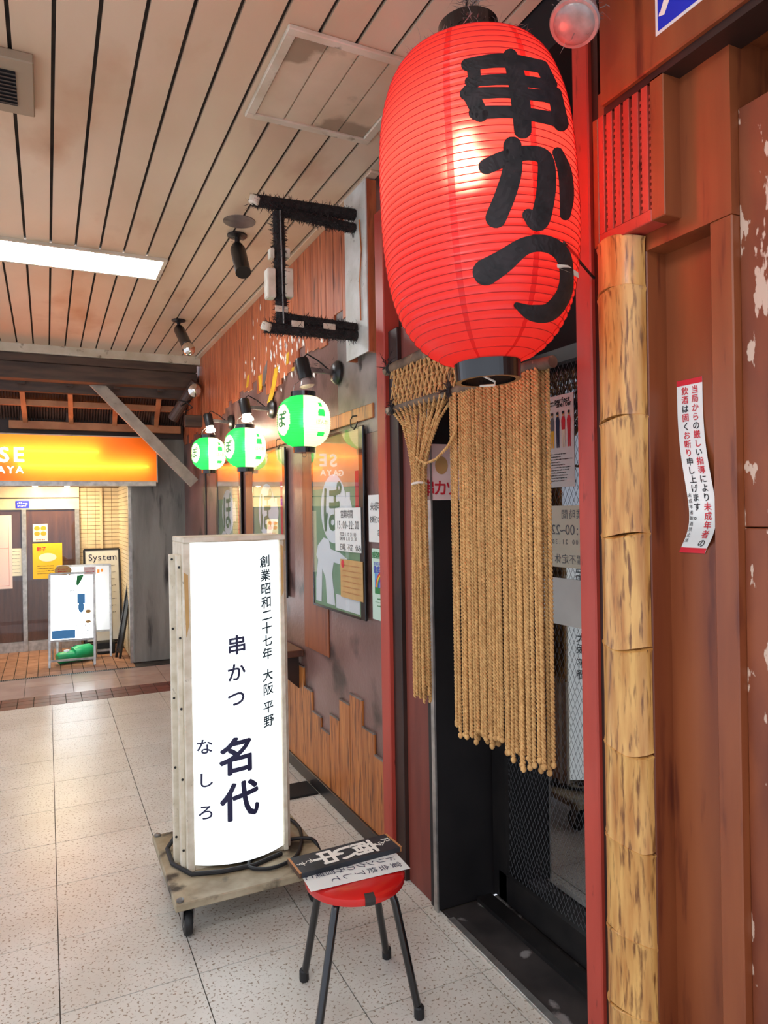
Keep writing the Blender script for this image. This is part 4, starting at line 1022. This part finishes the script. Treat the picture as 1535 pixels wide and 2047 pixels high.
for x, y_ in ((.425, 3.29), (.425, 2.695)): MB().lathe([(.014, 0), (.014, .008), (.007, .012)], (x, y_, .165), n=10).build('bolt', 'iron_grey', bd)
fw = .030
MB().box(X0, X0 + fw, YFr - .012, YBk, z0 - .02, z1, .003).build('frame_post', 'old_white', sg)
MB().box(X1 - fw * .7, X1, YFr - .012, YBk, z0 - .02, z1, .003).build('frame_post', 'old_white', sg)
MB().box(X0, X1, YFr - .030, YBk, z1, z1 + .022, .003).build('frame_top', 'old_white', sg)
MB().box(X0 + fw, X1 - fw * .7, YFr, YBk, z0 - .02, z0 + .01).build('frame_bottom', 'old_white', sg)
MB().box(X0 - .035, X0, YFr + .09, YFr + .12, z0 - .02, z1 - .05, .002).build('side_strip', 'old_white', sg)
MB().box(X0 - .018, X0, YFr + .02, YFr + .06, z0 - .02, z1 - .05, .002).build('side_strip', 'old_white', sg)
MB().box(X1, X1 + .018, YFr + .02, YFr + .06, z0 - .02, z1 - .05, .002).build('side_strip', 'old_white', sg)
for i in range(5):
    zz = z0 + .06 + i * (z1 - z0 - .16) / 4
    MB().lathe([(.005, 0), (.005, .003)], (X0 - .018 + .009, YFr + .02, zz), (0, -1, 0), 8).build('rivet', 'black_metal', sg)
    MB().lathe([(.005, 0), (.005, .003)], (X0 - .026, YFr + .09, zz + .03), (0, -1, 0), 8).build('rivet', 'black_metal', sg)
MB().prism([(X0 + .004, YFr - .0125, z1 - .12), (X0 + .020, YFr - .0125, z1 - .13), (X0 + .022, YFr - .0125, z1 - .33), (X0 + .010, YFr - .0125, z1 - .38)], (0, -.002, 0)).build('rust_patch', 'paper_brown', sg)
MB().prism([(X1 - .016, YFr - .0125, z1 - .02), (X1 - .004, YFr - .0125, z1 - .03), (X1 - .006, YFr - .0125, z1 - .22), (X1 - .014, YFr - .0125, z1 - .24)], (0, -.002, 0)).build('rust_patch', 'paper_brown', sg)
pu0, pu1 = X0 + fw, X1 - fw * .7; pc = (pu0 + pu1) / 2; hw = (pu1 - pu0) / 2
def panel(u, z, k=0): return Vector((u, YFr - .062 * (1 - ((u - pc) / hw) ** 2) - k, z))
s = MB(); n = 24
s.add([panel(pu0 + (pu1 - pu0) * i / n, z) for i in range(n + 1) for z in (z0, z1)], [(2 * i, 2 * i + 2, 2 * i + 3, 2 * i + 1) for i in range(n)]); s.build('light_panel', 'sign_light', sg, smooth=True)
for z in (z0, z1):
    s = MB(); V = [panel(pu0 + (pu1 - pu0) * i / n, z) for i in range(n + 1)]; s.add(V, [tuple(range(n + 1))]); s.build('panel_end', 'old_white', sg)
def sign_text(px, py, ch, size, bold, mat):
    p = oY(px, py, YFr - .05); s = MB(); put(s, ch, lambda u, v: panel(u, v, .0022), p.x, p.z, size, bold, slant=.10, cut=.013 / size); s.build('character', mat, sg)
for ch, px, py, sz in (('串', 472, 1288, .083), ('か', 471, 1342, .078), ('つ', 471, 1394, .078), ('名', 474, 1508, .155), ('代', 479, 1597, .160)): sign_text(px, py, ch, sz, .018 if sz < .1 else .026, 'ink_navy')
for ch, px, py in (('な', 411, 1496), ('し', 413, 1563), ('ろ', 414, 1628)): sign_text(px, py, ch, .066, .014, 'ink_navy')
for ch, px, py in zip('創業昭和二十七年大阪平野', (531, 532, 533, 534, 535, 535, 536, 536, 537, 538, 538, 539), (1122, 1150, 1177, 1204, 1230, 1256, 1281, 1307, 1350, 1378, 1414, 1442)): sign_text(px, py, ch, .052, .016, 'ink_teal')
cb = MB(); P = [(X1 - .02, 3.16, .22), (X1 + .06, 3.2, .185), (X1 + .10, 3.05, .176), (X1 + .02, 2.83, .174), (X1 - .10, 2.76, .174), (X1 - .19, 2.80, .175), (X1 - .16, 2.87, .178), (X1 + .0, 2.95, .178), (X1 + .10, 2.93, .178), (1.035, 2.88, .16), (1.055, 2.86, .06), (1.10, 2.83, .012), (1.25, 2.90, .012), (1.36, 3.02, .012)]
Q = []
for i in range(len(P) - 1):
    p0, p1, p2, p3 = (Vector(P[max(i - 1, 0)]), Vector(P[i]), Vector(P[i + 1]), Vector(P[min(i + 2, len(P) - 1)]))
    for j in range(6): s_ = j / 6; Q.append(.5 * (2 * p1 + (p2 - p0) * s_ + (2 * p0 - 5 * p1 + 4 * p2 - p3) * s_**2 + (3 * p1 - p0 - 3 * p2 + p3) * s_**3))
cb.tube(Q, .0075, 8).build('power_cord', 'rubber', sg, smooth=True)
Q = [(X0 + .01, 3.17, .22), (X0 - .045, 3.12, .177), (X0 - .045, 2.98, .175), (X0 + .01, 2.86, .174), (X0 + .12, 2.825, .174), (X0 + .25, 2.815, .174), (X0 + .38, 2.86, .174)]
MB().tube(Q, .009, 8).build('power_cord', 'rubber', sg, smooth=True)
tag(MB().box(1.18, 1.37, 3.78, 3.98, 0, .012, .003).build('rubber_mat', 'black_matte'), 'small black rubber mat on the floor against the wall', 'mat')

# ------------------------------------------------------------------ stool, board and paper
SZ = .425; sc_ = oZ(709, 1742, SZ)
feet = [oZ(838, 2035, 0), oZ(773, 1915, 0), oZ(608, 1960, 0)]; cx, cy = sc_.x, sc_.y
st = thing('stool', 'red round-topped stool with four black tube legs', 'stool', (cx, cy, 0))
RS = .165
MB().lathe([(RS * .86, -.030), (RS * .985, -.026), (RS, -.014), (RS * .99, -.004), (RS * .93, .003), (RS * .5, .008), (.001, .009)], (cx, cy, SZ), n=40).build('seat', 'stool_red', st, smooth=True)
for f_ in feet + [Vector((2 * cx - feet[1].x - .02, 2 * cy - feet[1].y - .01, 0))]:
    d = Vector((f_.x - cx, f_.y - cy, 0)); dn = d.normalized()
    tp = Vector((cx, cy, SZ - .034)); lg = MB().tube([tp + dn * .05, tp + dn * .105, tp + dn * .128 + Vector((0, 0, -.012)), tp + dn * .140 + Vector((0, 0, -.04)), Vector((f_.x, f_.y, .012))], .0128, 10).build('leg', 'black_gloss', st, smooth=True)
    MB().lathe([(.014, 0), (.0165, .004), (.0165, .035), (.0135, .04)], (f_.x, f_.y, 0), n=12).build('foot_cap', 'rubber', lg)
q = oZ(738, 1790, SZ); an = math.atan2(q.y - cy, q.x - cx)
V = [(cx + r_ * math.cos(an + a_), cy + r_ * math.sin(an + a_), z) for r_, z in ((RS * .90, SZ + .0052), (RS * .945, SZ + .0035), (RS * 1.003, SZ - .004), (RS * 1.012, SZ - .014), (RS * .998, SZ - .027)) for a_ in (-.10, 0, .10)]
MB().add(V, [(i * 3 + j, i * 3 + j + 1, i * 3 + j + 4, i * 3 + j + 3) for i in range(4) for j in range(2)]).build('tape_patch', 'tape_dark', st)
def lying(name, label, cat, corners, zb, th, mat):
    """flat board from pixel corners (left-back, right-back, right-front, left-front) on the seat"""
    P = [oZ(x, y_, zb + th) for x, y_ in corners]; o_ = (P[0] + P[3]) / 2; e_ = (P[1] + P[2]) / 2; ln = (e_ - o_).length; ax = (e_ - o_).normalized()
    fr = Vector((ax.y, -ax.x, 0)); wd = ((P[3] - P[0]).dot(fr) + (P[2] - P[1]).dot(fr)) / 2
    t = thing(name, label, cat, ((o_ + e_) / 2).xy.to_3d() + Vector((0, 0, zb)))
    q = [o_ - fr * wd / 2, e_ - fr * wd / 2, e_ + fr * wd / 2, o_ + fr * wd / 2]
    MB().prism([(p.x, p.y, zb) for p in q], (0, 0, th)).build('board' if th > .005 else 'sheet', mat, t)
    ctr = Vector((o_.x, o_.y, zb + th + .0008))
    return t, lambda u, v, k=0: ctr + fr * u + ax * v + Vector((0, 0, k)), ln, wd
t, f, ln, wd = lying('paper_slip', 'white handwritten paper slip lying on the red stool', 'paper', ((590, 1728), (786, 1690), (811, 1735), (622, 1785)), SZ + .0095, .0008, 'paper_white')
s = MB(); v = ln * .90
for ch in '宴会終了して': put(s, ch, f, wd * .28, v, ln * .11); v -= ln * .125
v = ln * .90
for ch in 'ドリンクのみ営業に': put(s, ch, f, wd * .02, v, ln * .11); v -= ln * .105
s.build('lettering', 'ink_navy', t)
t, f, ln, wd = lying('open_sign_board', 'dark wooden board with white open-for-business lettering on the stool', 'sign', ((579, 1715), (780, 1665), (796, 1694), (594, 1749)), SZ + .0105, .016, 'board_slate')
for ch, u, v, sz, bo in (('只', -.12, .93, ln * .085, .02), ('今', .02, .85, ln * .085, .02), ('商', 0, .69, wd * .86, .035), ('い', 0, .50, wd * .86, .035), ('中', 0, .31, wd * .86, .035), ('で', -.05, .15, ln * .085, .012), ('す', .02, .07, ln * .085, .012)):
    s = MB(); put(s, ch, f, wd * u, ln * v, sz, bo); s.build('character', 'ink_white', t)
for v in (.004, ln - .004):
    p = f(0, v); MB().prism([f(-wd / 2, v - .004, -.0162), f(wd / 2, v - .004, -.0162), f(wd / 2, v + .004, -.0162), f(-wd / 2, v + .004, -.0162)], (0, 0, .0158)).build('worn_end', 'raw_wood', t)

# ------------------------------------------------------------------ far shop: light-box sign, boards, notices
t = thing('orange_shop_sign', 'long orange illuminated shop sign with white capital letters', 'sign', (0, 7.9, 1.97))
SXR = 1.085; SZ0, SZ1 = 1.972, 2.435
b = MB(); b.box(-2.4, SXR, 8.005, 8.015, SZ0 - .012, SZ1 + .012); b.box(-2.4, SXR, 7.895, 8.005, SZ0 - .012, SZ0); b.box(-2.4, SXR, 7.895, 8.005, SZ1, SZ1 + .012); b.box(SXR - .012, SXR, 7.895, 8.005, SZ0, SZ1)
b.build('box', 'off_white_trim', t)
b = MB(); b.quad((-2.4, 7.898, SZ0), (SXR - .012, 7.898, SZ0), (SXR - .012, 7.898, SZ1), (-2.4, 7.898, SZ1)); b.build('light_panel', 'orange_sheet', t)
for tx0, tx1, tz in ((-2.3, -.75, 2.25), (-.70, .50, 2.28), (-.25, 1.0, 2.13)): MB().tube([(tx0, 7.965, tz), (tx1, 7.965, tz)], .014, 10).build('tube', 'sign_tube', t)
f = plane((0, 7.894, 0), (1, 0, 0), (0, 0, 1), .0)
def sgn(ch, px, py, size): p = oY(px, py, 7.893); s = MB(); put(s, ch, f, p.x, p.z, size, .03); s.build('letter', 'lit_letter', t)
sgn('S', 8, 907, .205); sgn('E', 38, 907, .205)
for ch, px in (('G', -14), ('A', 2), ('Y', 21), ('A', 39)): sgn(ch, px, 938, .10)
def aboard(px, w_, hh, y, yaw, label, glow, dark=False, name='folding_board'):
    c = Vector((px, y, 0)); t = thing(name, label, 'sign board', c, 'folding boards by the far entrance'); R_ = Matrix.Translation(c) @ Matrix.Rotation(yaw, 4, 'Z'); fm = 'black_metal' if dark else 'aluminium'
    lean = .16
    def pt(u, v, k=0): return R_ @ Vector((u, lean * v / hh - k, v))
    for u in (-w_ / 2, w_ / 2):
        b = MB(); b.bar(pt(u, 0), pt(u, hh), .022, .022); b.build('leg', fm, t)
        b = MB(); b.bar(R_ @ Vector((u, lean * 2.2, 0)), pt(u, hh * .97, -.012), .02, .02); b.build('back_leg', fm, t)
    for v in (hh, .28 * hh if not dark else .1, .07): b = MB(); b.bar(pt(-w_ / 2, v), pt(w_ / 2, v), .02, .022); b.build('rail', fm, t)
    b = MB(); lo = .29 * hh if not dark else .11
    b.prism([pt(-w_ / 2 + .012, lo, .004), pt(w_ / 2 - .012, lo, .004), pt(w_ / 2 - .012, hh - .012, .004), pt(-w_ / 2 + .012, hh - .012, .004)], (0, .012, 0)); b.build('panel', glow, t)
    return t, lambda u, v, k=0: pt(u, v, .006 + k), lo
p = oZ(143, 1332, 0)
t, f, lo = aboard(.222, .445, .985, 8.26, -.10, 'lit white menu board on folding legs in front of the green water weight', 'aboard_light')
s = MB(); sheet(s, f, -.20, .03, lo + .01, lo + .10, .001); s.build('print_sea', 'ink_skyblue', t)
s = MB(); sheet(s, f, .05, .13, .66, .76, .001); disc(s, f, .09, .62, .03, .06, 16, .0012); s.build('print_drink', 'ink_skyblue', t)
s = MB(); q = [(.04, .86), (.05, .96), (.12, .965), (.10, .92), (.06, .85)]; s.add([f(a_, v_, .001) for a_, v_ in q], [tuple(range(5))]); s.build('print_leaf', 'ink_green', t)
s = MB(); disc(s, f, .16, .57, .03, .02, 16, .001); disc(s, f, .16, .46, .03, .016, 16, .001); s.build('print_food', 'paper_brown', t)
s = MB()
for i in range(4): scribble(s, f, .04, .19, lo + .14 - i * .03, .014, .001)
scribble(s, f, -.04, .02, .80, .014, .001); s.build('print_lines', 'ink_grey', t)
s = MB(); disc(s, f, -.09, 1.02, .085, .055, 26, .003); s.add([f(-.06, .99, .003), f(-.02, .985, .003), f(-.01, .955, .003)], [(0, 1, 2)]); s.build('speech_bubble', 'paper_brown', t)
s = MB(); scribble(s, f, -.14, -.04, 1.035, .014, .005); scribble(s, f, -.14, -.05, 1.01, .014, .005); s.build('bubble_writing', 'ink_red', t)
s = MB(); sheet(s, f, .12, .24, .965, 1.05, .004); s.build('pink_card', 'paper_pink', t)
s = MB(); scribble(s, f, .135, .225, 1.025, .012, .006); scribble(s, f, .135, .225, .995, .012, .006); s.build('card_writing', 'ink_red', t)
t, f, lo = aboard(.36, .56, 1.04, 8.68, -.12, 'white folding board standing behind the lit menu board', 'soft_white')
s = MB(); scribble(s, f, .10, .22, .97, .05, .001); s.build('script', 'ink_orange', t)
t, f, lo = aboard(.60, .40, 1.20, 9.1, .02, 'black-framed board headed System leaning by the cream tiles', 'paper_white', True)
for i, ch in enumerate('System'): s = MB(); put(s, ch, f, -.13 + i * .052, 1.11, .11); s.build('letter', 'ink_navy', t)
s = MB()
for i in range(8): scribble(s, f, -.15, .15, 1.0 - i * .08, .016, .001)
s.build('print_lines', 'ink_grey', t)
t, f, lo = aboard(.70, .10, .86, 8.48, -1.25, 'thin black easel folded against the tiled pillar side', 'black_metal', True, 'folded_easel')
# green water weight between the legs
c0, c1 = oZ(128, 1318, .0), oZ(176, 1298, .0); c0.y = 8.40; c1 = Vector((.43, 8.55, 0)); c0.x = .08
t = thing('water_weight', 'bright green plastic water weight lying under the lit menu board', 'weight', (.29, 8.58, 0))
d_ = (c1 - c0).normalized(); b = MB()
b.tube([c0 + Vector((0, 0, .065)), c0 + d_ * .02 + Vector((0, 0, .07)), c0 + d_ * .17 + Vector((0, 0, .075)), c0 + d_ * .19 + Vector((0, 0, .09)), c0 + d_ * .22 + Vector((0, 0, .095)), c1 - d_ * .03 + Vector((0, 0, .095)), c1 + Vector((0, 0, .09))], [.05, .065, .068, .085, .09, .09, .07], 16)
b.build('tank', 'plastic_green', t, smooth=True)
MB().tube([c0 + d_ * .2 + Vector((-.09, 0, .03)), c0 + d_ * .22 + Vector((-.03, 0, .19)), c0 + d_ * .24 + Vector((.08, 0, .15)), c0 + d_ * .25 + Vector((.1, 0, .02))], .006, 6).build('strap', 'rubber', t)
MB().lathe([(.03, 0), (.03, .015)], c0 + d_ * .1 + Vector((0, 0, .135)), n=14).build('cap', 'soft_white', t)
tag(MB().box(.50, .70, 8.80, 8.93, 0, .14, .01).build('black_bag', 'black_matte'), 'low black bag on the pavers behind the folding boards', 'bag')
def fnote(name, label, cat, pl, pr, pt, pb, mat, Y=YF - .032):
    A = oY(pl, pb, Y); B = oY(pr, pt, Y); f = plane((A.x, Y, A.z), (1, 0, 0), (0, 0, 1), 0); W_, H_ = B.x - A.x, B.z - A.z
    t = thing(name, label, cat, (A.x, Y, A.z)); s = MB(); card(s, f, 0, W_, 0, H_, .001); s.build('sheet', mat, t); return t, (lambda u, v, k=0: f(u, v, .0015 + k)), W_, H_
t, f, W, hh = fnote('food_photo', 'small food photo sheet on the far brown door', 'poster', 66, 95, 1047, 1083, 'paper_cream')
for i in range(4): s = MB(); disc(s, f, W * (.28 + .44 * (i % 2)), hh * (.45 + .3 * (i // 2)), W * .2, hh * .13, 16); s.build('print_dish', 'ink_orange', t)
s = MB(); scribble(s, f, W * .2, W * .8, hh * .1, hh * .07); s.build('print_line', 'ink_red', t)
t, f, W, hh = fnote('dumpling_poster', 'bright yellow dumpling poster on the far brown door', 'poster', 66, 124, 1085, 1158, 'paper_yellow')
for i, ch in enumerate('餃子'): s = MB(); put(s, ch, f, W * (.22 + .16 * i), hh * .84, W * .17, .02); s.build('character', 'ink_red', t)
s = MB(); disc(s, f, W * .5, hh * .60, W * .3, hh * .12, 24); s.build('print_dumpling', 'paper_cream', t)
s = MB()
for i in range(4): scribble(s, f, W * .15, W * .7, hh * (.36 - i * .07), hh * .03)
s.build('print_lines', 'ink_black', t)
t, f, W, hh = fnote('blue_sticker', 'small blue sticker with white writing over the far door', 'sticker', 31, 58, 1001, 1016, 'ink_blue', YF - .056)
s = MB(); scribble(s, f, W * .12, W * .88, hh * .66, hh * .3); scribble(s, f, W * .15, W * .8, hh * .3, hh * .2); s.build('print_lines', 'ink_white', t)
t, f, W, hh = fnote('menu_board', 'large pale menu sheet on the sliding door of the far shop', 'menu', -40, 23, 1030, 1180, 'paper_pink', YF - .034)
s = MB(); sheet(s, f, W * .05, W * .9, hh * .55, hh * .553); sheet(s, f, W * .05, W * .9, hh * .04, hh * .043); sheet(s, f, W * .895, W * .9, hh * .04, hh * .96); s.build('print_lines', 'ink_red', t)
t, f, W, hh = fnote('cream_menu', 'cream menu sheet with faint writing beside the far mullion', 'menu', 22, 44, 1096, 1152, 'paper_cream')
s = MB()
for i in range(7): scribble(s, f, W * .15, W * .85, hh * (.9 - i * .13), hh * .03)
s.build('print_lines', 'ink_grey', t)
